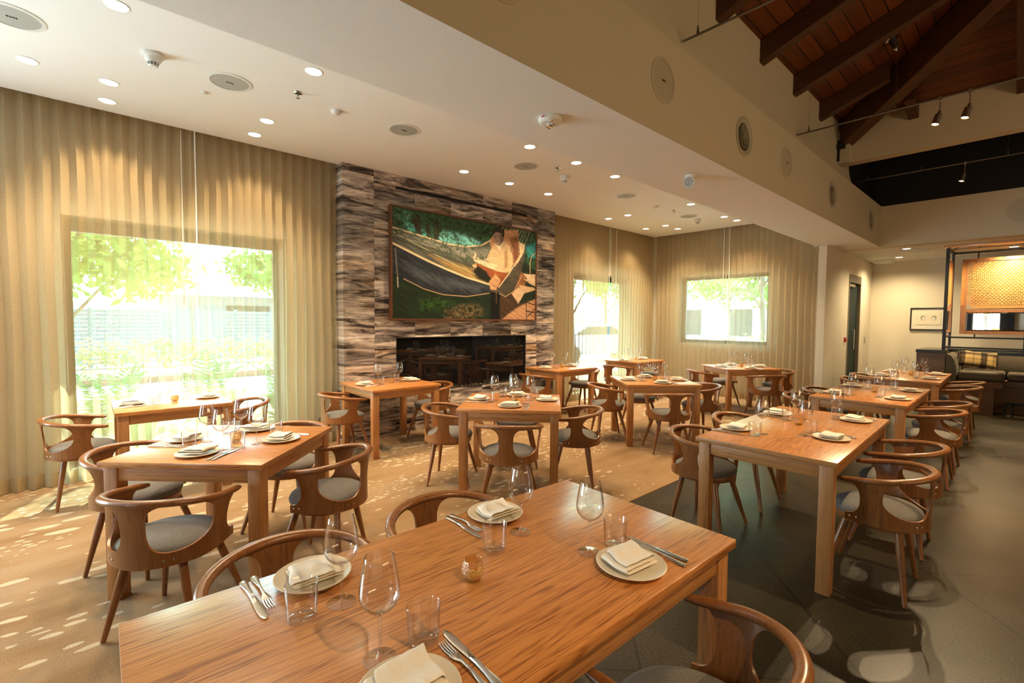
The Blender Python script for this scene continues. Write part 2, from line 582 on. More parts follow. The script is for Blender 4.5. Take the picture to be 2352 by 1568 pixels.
def boards_mat(name, axis, c0, c1, width=0.14):
    m, nt, out = mat(name)
    b = pbsdf(nt, out, c0, 0.55)
    t = N(nt, 'TexCoord'); sep = N(nt, 'SeparateXYZ'); Lk(nt, t.outputs['Object'], sep.inputs[0])
    src = sep.outputs['X' if axis == 'x' else 'Y']
    dv = N(nt, 'Math', operation='DIVIDE'); dv.inputs[1].default_value = width; Lk(nt, src, dv.inputs[0])
    fl = N(nt, 'Math', operation='FLOOR'); Lk(nt, dv.outputs[0], fl.inputs[0])
    w = N(nt, 'TexWhiteNoise', noise_dimensions='1D'); Lk(nt, fl.outputs[0], w.inputs['W'])
    fr = N(nt, 'Math', operation='FRACT'); Lk(nt, dv.outputs[0], fr.inputs[0])
    gap = N(nt, 'Math', operation='LESS_THAN'); gap.inputs[1].default_value = 0.07; Lk(nt, fr.outputs[0], gap.inputs[0])
    sc = (22, 1.2, 22) if axis == 'x' else (1.2, 22, 22)
    mp = N(nt, 'Mapping'); mp.inputs['Scale'].default_value = sc
    Lk(nt, t.outputs['Object'], mp.inputs['Vector'])
    n = N(nt, 'TexNoise'); n.inputs['Detail'].default_value = 5; n.inputs['Scale'].default_value = 1
    Lk(nt, mp.outputs[0], n.inputs['Vector'])
    ad = N(nt, 'Math', operation='ADD'); Lk(nt, n.outputs['Fac'], ad.inputs[0])
    ml = N(nt, 'Math', operation='MULTIPLY'); ml.inputs[1].default_value = 0.5; Lk(nt, w.outputs['Value'], ml.inputs[0]); Lk(nt, ml.outputs[0], ad.inputs[1])
    r = ramp(nt, ad.outputs[0], [(0.4, c1), (0.95, c0)])
    mg = N(nt, 'Mix', data_type='RGBA'); Lk(nt, gap.outputs[0], mg.inputs[0]); Lk(nt, r.outputs[0], mg.inputs[6]); mg.inputs[7].default_value = (0.01, 0.005, 0.003, 1)
    Lk(nt, mg.outputs[2], b.inputs['Base Color'])
    return m


def plaster(name, c, bmp=0.15):
    m, nt, out = mat(name)
    b = pbsdf(nt, out, c, 0.75, spec=0.25)
    n = N(nt, 'TexNoise'); n.inputs['Scale'].default_value = 90; n.inputs['Detail'].default_value = 4
    Lk(nt, coords(nt), n.inputs['Vector'])
    bump(nt, n.outputs['Fac'], b, bmp, 0.003)
    return m


M = {}
M['ceiling'] = plaster('ceiling_paint', (0.87, 0.88, 0.86))
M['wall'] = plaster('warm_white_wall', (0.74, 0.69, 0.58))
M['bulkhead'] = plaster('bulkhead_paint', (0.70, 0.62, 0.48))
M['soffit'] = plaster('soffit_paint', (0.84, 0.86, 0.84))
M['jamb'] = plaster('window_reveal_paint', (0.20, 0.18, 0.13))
M['stone'] = stone_mat()
M['carpet'] = carpet_mat()
M['concrete'] = concrete_mat()
M['curtain'] = curtain_mat()
M['table_top'] = wood('oak_table_top', (0.62, 0.255, 0.072), (0.29, 0.092, 0.020), 'y', 0.30, 1.0, 0.30, 0.35)
M['table_frame'] = wood('oak_table_frame', (0.50, 0.225, 0.075), (0.28, 0.105, 0.03), 'x', 0.42, 1.0, 0.2)
M['table_leg'] = wood('oak_table_leg', (0.50, 0.225, 0.075), (0.28, 0.105, 0.03), 'z', 0.42, 1.0, 0.2)
M['chair'] = wood('walnut_stained_oak', (0.285, 0.108, 0.030), (0.155, 0.054, 0.013), 'z', 0.3, 1.0, 0.15, 0.2)
M['seat'] = fabric('heather_grey_wool', (0.245, 0.225, 0.195), (0.085, 0.083, 0.085))
M['glass'] = glassy('clear_drinking_glass', edge=(0.82, 0.87, 0.85), gain=1.3, f0=0.06)
M['tglass'] = glassy('tumbler_glass', edge=(0.86, 0.9, 0.88), gain=1.3, f0=0.075)
M['pane'] = glassy('window_pane', (0.84, 0.97, 0.91), (0.7, 0.85, 0.8), gain=0.6)
M['plate'] = plain('cream_stoneware', (0.74, 0.65, 0.50), 0.32, noise=0.03, nscale=14)
M['napkin'] = fabric('white_linen_napkin', (0.90, 0.82, 0.70), (0.82, 0.74, 0.62), 320)
M['solidglass'] = glassy('stem_glass', edge=(0.5, 0.55, 0.55), gain=2.4, f0=0.14)
M['steel'] = plain('brushed_steel', (0.62, 0.60, 0.57), 0.25, 1.0)
M['nickel'] = plain('brushed_nickel', (0.55, 0.5, 0.42), 0.3, 1.0)
M['rodsteel'] = plain('dull_track_steel', (0.26, 0.24, 0.21), 0.4, 1.0)
M['black'] = plain('black_metal', (0.012, 0.012, 0.013), 0.45)
M['bronze'] = plain('dark_bronze_frame', (0.05, 0.045, 0.035), 0.45)
M['white'] = plain('white_plastic', (0.78, 0.78, 0.74), 0.4)
M['grille'] = plain('perforated_speaker_grille', (0.42, 0.43, 0.40), 0.55, noise=0.12, nscale=300, bmp=0.3)
M['bgrille'] = plain('painted_speaker_grille', (0.56, 0.50, 0.39), 0.6, noise=0.08, nscale=260)
M['bplate'] = plain('painted_round_trim', (0.62, 0.54, 0.41), 0.5)
M['beige'] = plain('beige_air_diffuser', (0.50, 0.47, 0.36), 0.45)
M['firebox'] = plain('black_firebox', (0.008, 0.008, 0.009), 0.5)
M['lamp'] = emit('lit_lamp_lens', (1.0, 0.86, 0.62), 9.0)
M['lampw'] = emit('lit_track_bulb', (1.0, 0.9, 0.7), 14.0)
M['beam'] = wood('stained_fir_beam', (0.095, 0.034, 0.010), (0.05, 0.016, 0.005), 'x', 0.5, 0.25, 0.1)
M['beam_y'] = wood('stained_fir_jack', (0.095, 0.034, 0.010), (0.05, 0.016, 0.005), 'y', 0.5, 0.25, 0.1)
M['hip'] = plain('stained_fir_hip', (0.10, 0.035, 0.010), 0.5, noise=0.25, nscale=7)
M['boards_x'] = boards_mat('fir_boards_left_slope', 'x', (0.20, 0.057, 0.015), (0.10, 0.028, 0.008))
M['boards_y'] = boards_mat('fir_boards_end_slope', 'y', (0.17, 0.048, 0.012), (0.085, 0.024, 0.007))
M['dark'] = plain('near_black', (0.006, 0.005, 0.006), 0.8, noise=0.1)  # near black; the recess uses it to put its darkness into the colour
M['walnut'] = wood('walnut_panel', (0.20, 0.105, 0.06), (0.12, 0.06, 0.033), 'x', 0.4, 1.0, 0.3)
M['walnut_z'] = wood('walnut_screen_frame', (0.33, 0.16, 0.08), (0.21, 0.095, 0.045), 'z', 0.4, 1.0, 0.3)
M['strap'] = plain('tan_leather_strap', (0.50, 0.25, 0.075), 0.5, noise=0.12, nscale=25)
M['bench'] = fabric('grey_brown_banquette', (0.125, 0.102, 0.070), (0.075, 0.06, 0.043), 170, 0.75)
M['blackstone'] = plain('black_stone_counter', (0.012, 0.012, 0.013), 0.2)
M['mirror'] = plain('mirror_silver', (0.86, 0.86, 0.84), 0.01, 1.0)
M['door'] = plain('dark_teal_door', (0.02, 0.036, 0.04), 0.6, spec=0.12)
M['paper'] = plain('cream_paper', (0.78, 0.74, 0.62), 0.8)
M['mount'] = plain('picture_mount', (0.80, 0.77, 0.68), 0.8)
M['red'] = plain('red_enamel', (0.55, 0.015, 0.015), 0.35)
M['ink'] = plain('grey_ink', (0.13, 0.13, 0.125), 0.8)
M['inkl'] = plain('pale_grey_ink', (0.5, 0.48, 0.42), 0.8)
M['chrome'] = plain('polished_chrome', (0.8, 0.8, 0.8), 0.08, 1.0)
# ================================================================== room shell
CZ = 3.34      # flat ceiling over the window side
SZ = 2.80      # underside of the dropped soffit
XW = -5.90     # inner face of the window wall
YE = 12.70

b = MB(); b.box(-6.3, 6, -6.2, YE + 0.3, -0.12, 0.0)
struct(b.build('floor', M['concrete'], smooth=False))
b = MB(); b.box(-5.49, -2.17, -4.0, 9.46, 0.0, 0.006); b.box(-5.88, -5.49, -4.0, 2.255, 0.0, 0.006); b.box(-5.88, -5.49, 5.955, 9.46, 0.0, 0.006)
carpet = b.build('carpet', M['carpet'], smooth=False)
tag(carpet, 'tan carpet with pale brush strokes covering the window side of the floor', 'carpet')

# window wall with two openings (x = XW .. -6.2)
def wall_x(name, y_spans, openings, x0, x1, ztop, m, jm):
    """wall slab facing +x with rectangular openings [(y0,y1,z0,z1)]"""
    b = MB()
    ys = y_spans[0]
    for (a, c, z0, z1) in openings:
        b.box(x0, x1, ys, a, 0, ztop)
        b.mi = 1
        if z0 > 0.001: b.box(x0, x1, a, c, 0, z0)
        b.box(x0, x1, a, c, z1, ztop)
        b.mi = 0
        ys = c
    b.box(x0, x1, ys, y_spans[1], 0, ztop)
    return b.build(name, [m, m], smooth=False)

W1 = (-0.16, 1.73, 0.05, 2.42)
W2 = (6.93, 8.88, 0.05, 2.43)
struct(wall_x('wall_left', (-6.2, 9.8), [W1, W2], -6.2, XW, 3.6, M['wall'], M['jamb']))
W3 = (-5.12, -3.33, 1.05, 2.44)
b = MB()
b.box(-6.2, W3[0], 9.52, 9.8, 0, 3.6); b.box(W3[1], -2.45, 9.52, 9.8, 0, 3.6)
b.box(W3[0], W3[1], 9.52, 9.8, 0, W3[2]); b.box(W3[0], W3[1], 9.52, 9.8, W3[3], 3.6)
struct(b.build('wall_far', M['wall'], smooth=False))
b = MB(); b.box(-2.47, -2.35, 9.30, 9.8, 0, 2.8); struct(b.build('wall_pier', M['wall'], smooth=False))
# corridor wall with the dark door, and the end wall
DOOR = (10.80, 11.76, 0.0, 2.43)
b = MB()
b.box(-2.55, -2.35, 9.8, DOOR[0], 0, 3.2); b.box(-2.55, -2.35, DOOR[1], YE + 0.2, 0, 3.2); b.box(-2.55, -2.35, DOOR[0], DOOR[1], 2.43, 3.2)
struct(b.build('wall_corridor', M['wall'], smooth=False))
b = MB(); b.box(-2.55, 6, YE, YE + 0.2, 0, 3.6)
struct(b.build('wall_back', M['wall'], smooth=False))
# unseen side and rear walls with their windows (daylight comes through the openings)
b = MB(); b.box(5.6, 5.8, -6.2, YE, 0, 4.6); struct(b.build('wall_right', M['walnut'], smooth=False))
b = MB()
b.box(-6.2, -1.72, -6.2, -6.0, 0, 4.6); b.box(-0.90, 6, -6.2, -6.0, 0, 4.6); b.box(-1.72, -0.90, -6.2, -6.0, 0, 1.05); b.box(-1.72, -0.90, -6.2, -6.0, 2.5, 4.6)
struct(b.build('wall_rear', M['wall'], smooth=False))

# reveals and frames of the windows
def window_x(n, W, mull=None):
    y0, y1, z0, z1 = W
    b = MB(); t = 0.012
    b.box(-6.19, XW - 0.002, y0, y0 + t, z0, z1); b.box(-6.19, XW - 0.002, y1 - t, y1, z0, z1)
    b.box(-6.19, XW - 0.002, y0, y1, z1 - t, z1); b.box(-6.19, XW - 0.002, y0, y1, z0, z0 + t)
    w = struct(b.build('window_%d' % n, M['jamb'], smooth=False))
    b = MB(); f = 0.05
    b.box(-6.18, -6.12, y0 + t, y0 + t + f, z0 + t, z1 - t); b.box(-6.18, -6.12, y1 - t - f, y1 - t, z0 + t, z1 - t)
    b.box(-6.18, -6.12, y0 + t, y1 - t, z1 - t - f * 2, z1 - t); b.box(-6.18, -6.12, y0 + t, y1 - t, z0 + t, z0 + t + f)
    if mull:
        b.box(-6.18, -6.12, mull - 0.02, mull + 0.02, z0, z1)
    b.build('window_frame', M['bronze'], w, smooth=False)
    b = MB(); b.box(-6.155, -6.149, y0 + t, y1 - t, z0 + t, z1 - t)
    b.build('window_glass', M['pane'], w, smooth=False)
window_x(1, W1)
window_x(2, W2)
x0, x1, z0, z1 = W3
b = MB(); t = 0.012
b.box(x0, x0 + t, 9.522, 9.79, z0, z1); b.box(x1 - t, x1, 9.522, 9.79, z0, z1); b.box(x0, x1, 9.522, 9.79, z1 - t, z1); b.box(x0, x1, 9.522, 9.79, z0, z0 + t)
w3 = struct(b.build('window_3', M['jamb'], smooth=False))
b = MB(); f = 0.05
b.box(x0 + t, x0 + t + f, 9.70, 9.76, z0, z1); b.box(x1 - t - f, x1 - t, 9.70, 9.76, z0, z1); b.box(x0, x1, 9.70, 9.76, z1 - t - f, z1 - t); b.box(x0, x1, 9.70, 9.76, z0 + t, z0 + t + f)
b.build('window_frame', M['bronze'], w3, smooth=False)
b = MB(); b.box(x0 + t, x1 - t, 9.727, 9.733, z0 + t, z1 - t); b.build('window_glass', M['pane'], w3, smooth=False)

# ceilings
b = MB(); b.box(-5.625, -2.49, -6.2, 9.305, CZ, CZ + 0.25); b.box(-5.90, -5.625, 2.262, 5.948, CZ, CZ + 0.25); b.box(-6.2, -5.625, -6.2, 9.8, CZ + 0.14, CZ + 0.25); b.box(-5.625, -2.49, 9.305, 9.8, CZ + 0.14, CZ + 0.25)
struct(b.build('ceiling', M['ceiling'], smooth=False))
XF = -1.78
b = MB()   # dropped soffit between the flat ceiling and the tall room, and its upstand facing the tall room
b.box(-2.51, XF, -6.2, 10.12, SZ, 3.485)
sof = b.build('ceiling_soffit', [M['soffit'], M['bulkhead']], smooth=False)
# round holes for the ring vents
for hy in (4.39, 7.18, 9.38):
    q = MB(); q.lathe([(0.124, -0.08), (0.124, 0.08)], 48, (XF, hy, 3.15), Matrix.Rotation(R(90), 4, 'Y'))
    cut = q.build('cutter', M['dark'], smooth=False)
    md = sof.modifiers.new('h', 'BOOLEAN'); md.operation = 'DIFFERENCE'; md.object = cut; md.solver = 'EXACT'
    dg = bpy.context.evaluated_depsgraph_get(); dg.update()
    me = bpy.data.meshes.new_from_object(sof.evaluated_get(dg)); sof.modifiers.clear(); sof.data = me
    bpy.data.objects.remove(cut)
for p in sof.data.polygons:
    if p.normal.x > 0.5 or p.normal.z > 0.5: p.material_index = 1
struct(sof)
b = MB(); b.box(XF, 6, 10.12, 10.4, SZ, 3.485); b.box(-2.51, XF, 10.12, 10.4, SZ, 3.485)
bh = b.build('wall_bulkhead', M['bulkhead'], smooth=False); struct(bh)
b = MB(); b.box(-2.55, 6, 10.4, YE, SZ, SZ + 0.1); b.box(-2.55, -2.51, 9.3, 10.4, SZ, SZ + 0.1)
struct(b.build('ceiling_corridor', M['ceiling'], smooth=False))

# upper wall above the soffit, end beam, roof
XU = -2.0
ROOF_S = 0.36
E0 = 4.43       # underside of the boards at the wall
# polygon in the plane x = XU: stops at the slope where the recess is coloured black for shade
up = [(-6.2, 3.48), (9.45, 3.48), (8.95, 3.83), (8.62, 4.6), (-6.2, 4.6)]
b = MB(); b.prism(up, -0.12, 0.0, Matrix(((0, 0, 1, XU), (1, 0, 0, 0), (0, 1, 0, 0), (0, 0, 0, 1))))
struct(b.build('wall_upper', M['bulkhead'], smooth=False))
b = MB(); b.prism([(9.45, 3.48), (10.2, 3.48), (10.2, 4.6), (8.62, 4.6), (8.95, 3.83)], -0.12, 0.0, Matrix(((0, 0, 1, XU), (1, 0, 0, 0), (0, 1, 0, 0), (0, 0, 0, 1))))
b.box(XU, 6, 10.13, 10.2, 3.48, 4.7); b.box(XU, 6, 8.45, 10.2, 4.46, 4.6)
struct(b.build('ceiling_recess', M['dark'], smooth=False))  # deep shade of the open recess is put into its black colour
b = MB(); b.box(XU + 0.15, 6, 8.32, 8.50, 3.835, 4.47); b.box(XU, XU + 0.15, 8.24, 8.50, 3.835, 4.30)
struct(b.build('beam_end', M['bulkhead'], smooth=False))
# roof slopes: left slope rises towards +x, end slope rises towards the camera; they meet on the hip
H = 3.9
A_ = (XU - 0.1, -6.2); B_ = (XU - 0.1, 8.45)
def rz_left(x): return E0 + ROOF_S * (x - XU)
b = MB()
b.add([(XU - 0.12, -6.2, rz_left(XU - 0.12)), (XU - 0.12, 8.44, rz_left(XU - 0.12)), (XU + H, 8.44 - H - 0.12, rz_left(XU + H)), (XU + H, -6.2, rz_left(XU + H))], [(0, 1, 2, 3)])
struct(b.build('ceiling_left_slope', M['boards_x'], smooth=False))
b = MB()
b.add([(XU - 0.12, 8.44, rz_left(XU - 0.12)), (6, 8.44, rz_left(XU - 0.12)), (6, 8.44 - H - 0.12, rz_left(XU + H)), (XU + H, 8.44 - H - 0.12, rz_left(XU + H))], [(0, 1, 2, 3)])
struct(b.build('ceiling_end_slope', M['boards_y'], smooth=False))
b = MB(); b.add([(XU + H, -6.2, rz_left(XU + H)), (XU + H, 4.43, rz_left(XU + H)), (6, 4.43, rz_left(XU + H)), (6, -6.2, rz_left(XU + H))], [(0, 1, 2, 3)])
struct(b.build('ceiling_ridge', M['boards_x'], smooth=False))

def rafter(y, xe=None, x_end=None, depth=0.23, w=0.11):
    """a rafter on the left slope at y, from the upper wall up to the hip or ridge"""
    x1 = XU + H - 0.05 if x_end is None else x_end
    b = MB()
    n = 2
    prof = [(XU - 0.0, rz_left(XU) - 0.004), (x1, rz_left(x1) - 0.004), (x1, rz_left(x1) - depth), (XU, rz_left(XU) - depth)]
    b.prism([(p[0], p[1]) for p in prof], y - w / 2, y + w / 2, Matrix(((1, 0, 0, 0), (0, 0, 1, 0), (0, 1, 0, 0), (0, 0, 0, 1))))
    o = b.build('ceiling_rafter', M['beam'], smooth=False, bevel=0.006)
    return struct(o)
for y in (-0.8, 0.22, 1.24, 2.26, 3.28, 4.30, 5.32, 6.34, 7.36):
    hip_x = XU + (8.44 - y) - 0.35
    rafter(y, x_end=min(XU + H - 0.05, hip_x))
def rafter_end(x):
    y0 = 8.32; y1 = max(8.44 - H, 8.44 - (x - XU) + 0.35)
    zf = lambda y: E0 + ROOF_S * (8.44 - y)
    b = MB()
    b.prism([(y0, zf(y0) - 0.004), (y1, zf(y1) - 0.004), (y1, zf(y1) - 0.23), (y0, zf(y0) - 0.23)], x - 0.055, x + 0.055, Matrix(((0, 0, 1, 0), (1, 0, 0, 0), (0, 1, 0, 0), (0, 0, 0, 1))))
    return struct(b.build('ceiling_rafter', M['beam_y'], smooth=False, bevel=0.006))
for x in (-1.16, -0.16, 0.86, 1.88, 2.9):
    rafter_end(x)
# big hip beam running down into the corner
b = MB()
hx0, hy0 = XU + 0.06, 8.32
zb0 = 4.06; sl = ROOF_S / math.sqrt(2)
a = Vector((hx0, hy0, 0)); d = Vector((1, -1, 0)).normalized(); Lh = 5.3
s = Vector((1, 1, 0)).normalized() * 0.085
pts = []
for q in (-1, 1):
    for (l, z) in ((0, zb0), (0, zb0 + 0.34), (Lh, zb0 + 0.34 + sl * Lh), (Lh, zb0 + sl * Lh)):
        p = a + d * l + s * q; pts.append((p.x, p.y, z))
b.add(pts, [(0, 1, 2, 3), (7, 6, 5, 4), (0, 4, 5, 1), (1, 5, 6, 2), (2, 6, 7, 3), (3, 7, 4, 0)])
struct(b.build('ceiling_hip_beam', M['hip'], smooth=False, bevel=0.008))
b = MB(); b.box(XU, XU + 0.03, 8.22, 8.30, 3.86, 4.16); b.box(XU, XU + 0.10, 8.18, 8.24, 4.03, 4.10)
tag(b.build('beam_bracket', M['black'], smooth=False), 'black steel bracket holding the foot of the big diagonal roof beam', 'bracket')

# stone wall with fireplace opening
XS = -5.50
FP = (2.955, 5.285, 0.52, 1.262)     # y0,y1,z0,z1
b = MB()
Y0, Y1 = 2.265, 5.945
b.box(XW, XS, Y0, FP[0], 0, CZ); b.box(XW, XS, FP[1], Y1, 0, CZ)
b.box(XW, XS, FP[0], FP[1], 0, 0.125); b.box(XW, XS, FP[0], FP[1], 0.15, FP[2])
b.box(XW, XS, FP[0], FP[1], FP[3], 3.155); b.box(XW, XS, FP[0], FP[1], 3.20, CZ)
struct(b.build('wall_stone', M['stone'], smooth=False))
b = MB()
b.box(XW + 0.02, XS - 0.03, FP[0], FP[1], 3.156, 3.199)
tag(b.build('slot_diffuser', M['black'], smooth=False), 'long thin black air slot in the stone above the painting', 'air vent')
b = MB(); b.box(XW + 0.02, XS - 0.03, FP[0], FP[1], 0.126, 0.149)
tag(b.build('slot_diffuser', M['black'], smooth=False), 'long thin black air slot low in the stone near the floor', 'air vent')
fp = empty('fireplace', (XS, (FP[0] + FP[1]) / 2, FP[2]))
tag(fp, 'wide black glass fronted fireplace set in the striped stone wall', 'fireplace')
def part(b, name, m, parent, **kw):
    """b holds world coordinates; the part is stored in its parent's space"""
    loc = parent.location
    rz = parent.rotation_euler[2]
    Mi = (Matrix.Translation(loc) @ Matrix.Rotation(rz, 4, 'Z')).inverted()
    b.v = [tuple(Mi @ Vector(p)) for p in b.v]
    return b.build(name, m, parent, **kw)
b = MB()
b.box(XW + 0.03, XW + 0.05, FP[0], FP[1], FP[2], FP[3]); b.box(XW + 0.03, XS, FP[0], FP[0] + 0.012, FP[2], FP[3]); b.box(XW + 0.03, XS, FP[1] - 0.012, FP[1], FP[2], FP[3])
b.box(XW + 0.03, XS, FP[0], FP[1], FP[2], FP[2] + 0.012); b.box(XW + 0.03, XS, FP[0], FP[1], FP[3] - 0.012, FP[3])
part(b, 'firebox', M['firebox'], fp, smooth=False)
b = MB(); b.box(XS - 0.03, XS - 0.024, FP[0] + 0.012, FP[1] - 0.012, FP[2] + 0.012, FP[3] - 0.012)
m_, nt, out = mat('dark_fireplace_glass')
bb = pbsdf(nt, out, (0.006, 0.006, 0.007), 0.0, spec=0.9)
m_b = m_
part(b, 'fire_glass', m_, fp, smooth=False)
b = MB()
for y in np.arange(FP[0] + 0.04, FP[1] - 0.03, 0.028):
    r = random.uniform(0.004, 0.009)
    q = MB(); q.lathe([(0.0005, -r), (r, 0), (0.0005, r)], 5, (XS - 0.014, y + random.uniform(-.01, .01), FP[2] + 0.012 + r), cap=False)
    b.add(q.v, q.f)
mc_ = plain('crushed_glass', (0.35, 0.30, 0.22), 0.15, spec=0.8)
g_ = part(b, 'crushed_glass', mc_, fp, smooth=False); g_['kind'] = 'stuff'

# baseboard-free room: door
d = MB()
d.box(-2.50, -2.345, DOOR[0] - 0.0, DOOR[0] + 0.07, 0, 2.43); d.box(-2.50, -2.345, DOOR[1] - 0.05, DOOR[1], 0, 2.43); d.box(-2.50, -2.345, DOOR[0] + 0.07, DOOR[1] - 0.05, 2.28, 2.43)
M['doorframe'] = plain('bronze_door_frame', (0.16, 0.13, 0.095), 0.5)
dr = struct(d.build('door_1', M['doorframe'], smooth=False))
b = MB(); b.box(-2.44, -2.395, DOOR[0] + 0.07, DOOR[1] - 0.05, 0, 2.28); b.build('door_leaf', M['door'], dr, smooth=False)
b = MB(); b.tube([(-2.395, 11.36, 1.36), (-2.352, 11.36, 1.36), (-2.352, 11.36, 0.97), (-2.395, 11.36, 0.97)], 0.014, 8); b.build('door_handle', M['steel'], dr)
b = MB(); b.box(-2.395, -2.36, 10.9, 11.35, 2.20, 2.25); b.build('door_closer', M['steel'], dr, smooth=False)

# fire alarm pull, light switch, framed drawing
b = MB(); b.box(-2.35, -2.325, 10.60, 10.66, 1.13, 1.22); b.box(-2.325, -2.310, 10.605, 10.655, 1.15, 1.185)
o = b.build('fire_alarm_call_point', M['red'], bevel=0.004); tag(o, 'small red fire alarm box on the wall beside the dark door', 'alarm')
b = MB(); b.box(-2.35, -2.338, 12.2, 12.30, 1.07, 1.20); b.box(-2.338, -2.333, 12.23, 12.27, 1.10, 1.17)
o = b.build('light_switch', M['steel'], bevel=0.002); tag(o, 'small metal switch plate on the wall past the dark door', 'switch')

# exterior wall shell / eave above the window side
b = MB(); b.box(-7.15, -6.2, -6.2, 11, 2.50, 2.62)
struct(b.build('trim_eave', M['soffit'], smooth=False))
b = MB(); b.box(-6.2, -2.5, 9.8, 10.6, 2.62, 2.72)
struct(b.build('trim_eave_far', M['soffit'], smooth=False))
# roof deck over everything so that the sky does not leak in
b = MB(); b.box(-7.2, 6.2, -6.4, 13.2, 6.2, 6.3); b.box(5.8, 6.0, -6.4, 13.2, 0, 6.3); b.box(-6.3, 6, -6.4, -6.2, 4.6, 6.3); b.box(-6.3, -6.2, -6.4, 13.2, 3.6, 6.3); b.box(-2.6, 6, 12.9, 13.1, 0, 6.3); b.box(-6.3, -2.5, 9.8, 9.9, 3.6, 6.3)
struct(b.build('ceiling_deck', M['dark'], smooth=False))

# ================================================================== curtains
def curtain(name, a, c, axis, base, label, base1=None, amp=0.043, pitch=0.105, rods=(), z0=0.012, seed=0, group=None):
    """pleated sheer from a to c along an axis at distance base"""
    rnd = random.Random(seed)
    L = c - a
    n = max(2, int(round(L / pitch)))
    NS = n * 10
    xs = [a + L * i / NS for i in range(NS + 1)]
    ph = [rnd.uniform(-0.25, 0.25) for _ in range(n + 2)]
    zs = [z0, 0.06, 0.125, 0.135, 0.3, 0.8, 1.3, 1.8, 2.3, 2.8, CZ - 0.006, CZ + 0.10]
    rows = []
    for z in zs:
        row = []
        for i, x in enumerate(xs):
            k = i / 10.0
            j = int(k); f = k - j
            p = ph[j] * (1 - f) + ph[min(j + 1, n)] * f
            w = math.sin(2 * PI * k + p * (1.5 - z / CZ))
            w = math.copysign(abs(w) ** 0.75, w)
            bq = base if base1 is None else base + (base1 - base) * (x - a) / (c - a)
            dd = bq + (amp * w) * (1.12 - 0.10 * z) + 0.006 * math.sin(7 * x + z)
            xx = x + 0.010 * math.sin(4 * PI * k) + 0.006 * math.sin(3.1 * z + 5 * x)
            row.append((dd, xx, z) if axis == 'y' else (xx, dd, z))
        rows.append(row)
    mid = (a + c) / 2
    root = empty(name, (base, mid, 0) if axis == 'y' else (mid, base, 0))
    tag(root, label, 'curtain', group)
    b = MB(); b.grid(rows)
    part(b, 'sheer_panel', M['curtain'], root)
    b = MB()
    if axis == 'y': b.box(base - 0.02, base + 0.02, a, c, CZ + 0.10, CZ + 0.135)
    else: b.box(a, c, base - 0.02, base + 0.02, CZ + 0.10, CZ + 0.135)
    part(b, 'curtain_track', M['white'], root, smooth=False)
    for r, zz in rods:
        b = MB()
        if axis == 'y': b.tube([(base + 0.068, r, CZ - 0.002), (base + 0.068, r, zz)], 0.006, 8)
        else: b.tube([(r, base - 0.068, CZ - 0.002), (r, base - 0.068, zz)], 0.006, 8)
        part(b, 'pull_rod', M['white'], root)
    return root
GC = None
curtain('sheer_curtain', -2.2, 0.785, 'y', -5.735, 'cream sheer curtain over the first half of the big window, behind the two-seat table', base1=-5.69, rods=[(0.72, 1.62)], seed=1)
curtain('sheer_curtain', 0.771, 2.24, 'y', -5.69, 'cream sheer curtain between the big window and the striped stone wall', base1=-5.655, rods=[(0.83, 1.62)], seed=2)
curtain('sheer_curtain', 5.955, 7.69, 'y', -5.66, 'cream sheer curtain just past the fireplace, over half the tall narrow window', rods=[(7.64, 1.62)], seed=3)
curtain('sheer_curtain', 7.80, 9.33, 'y', -5.66, 'cream sheer curtain in the far corner beside the tall narrow window', rods=[(7.86, 1.62)], seed=4)
curtain('sheer_curtain', -5.60, -4.03, 'x', 9.35, 'cream sheer curtain from the corner to the middle of the far square window', rods=[(-4.08, 1.67)], seed=5)
curtain('sheer_curtain', -4.02, -2.50, 'x', 9.35, 'cream sheer curtain from the far square window to the white pier', rods=[(-3.97, 1.67)], seed=6)

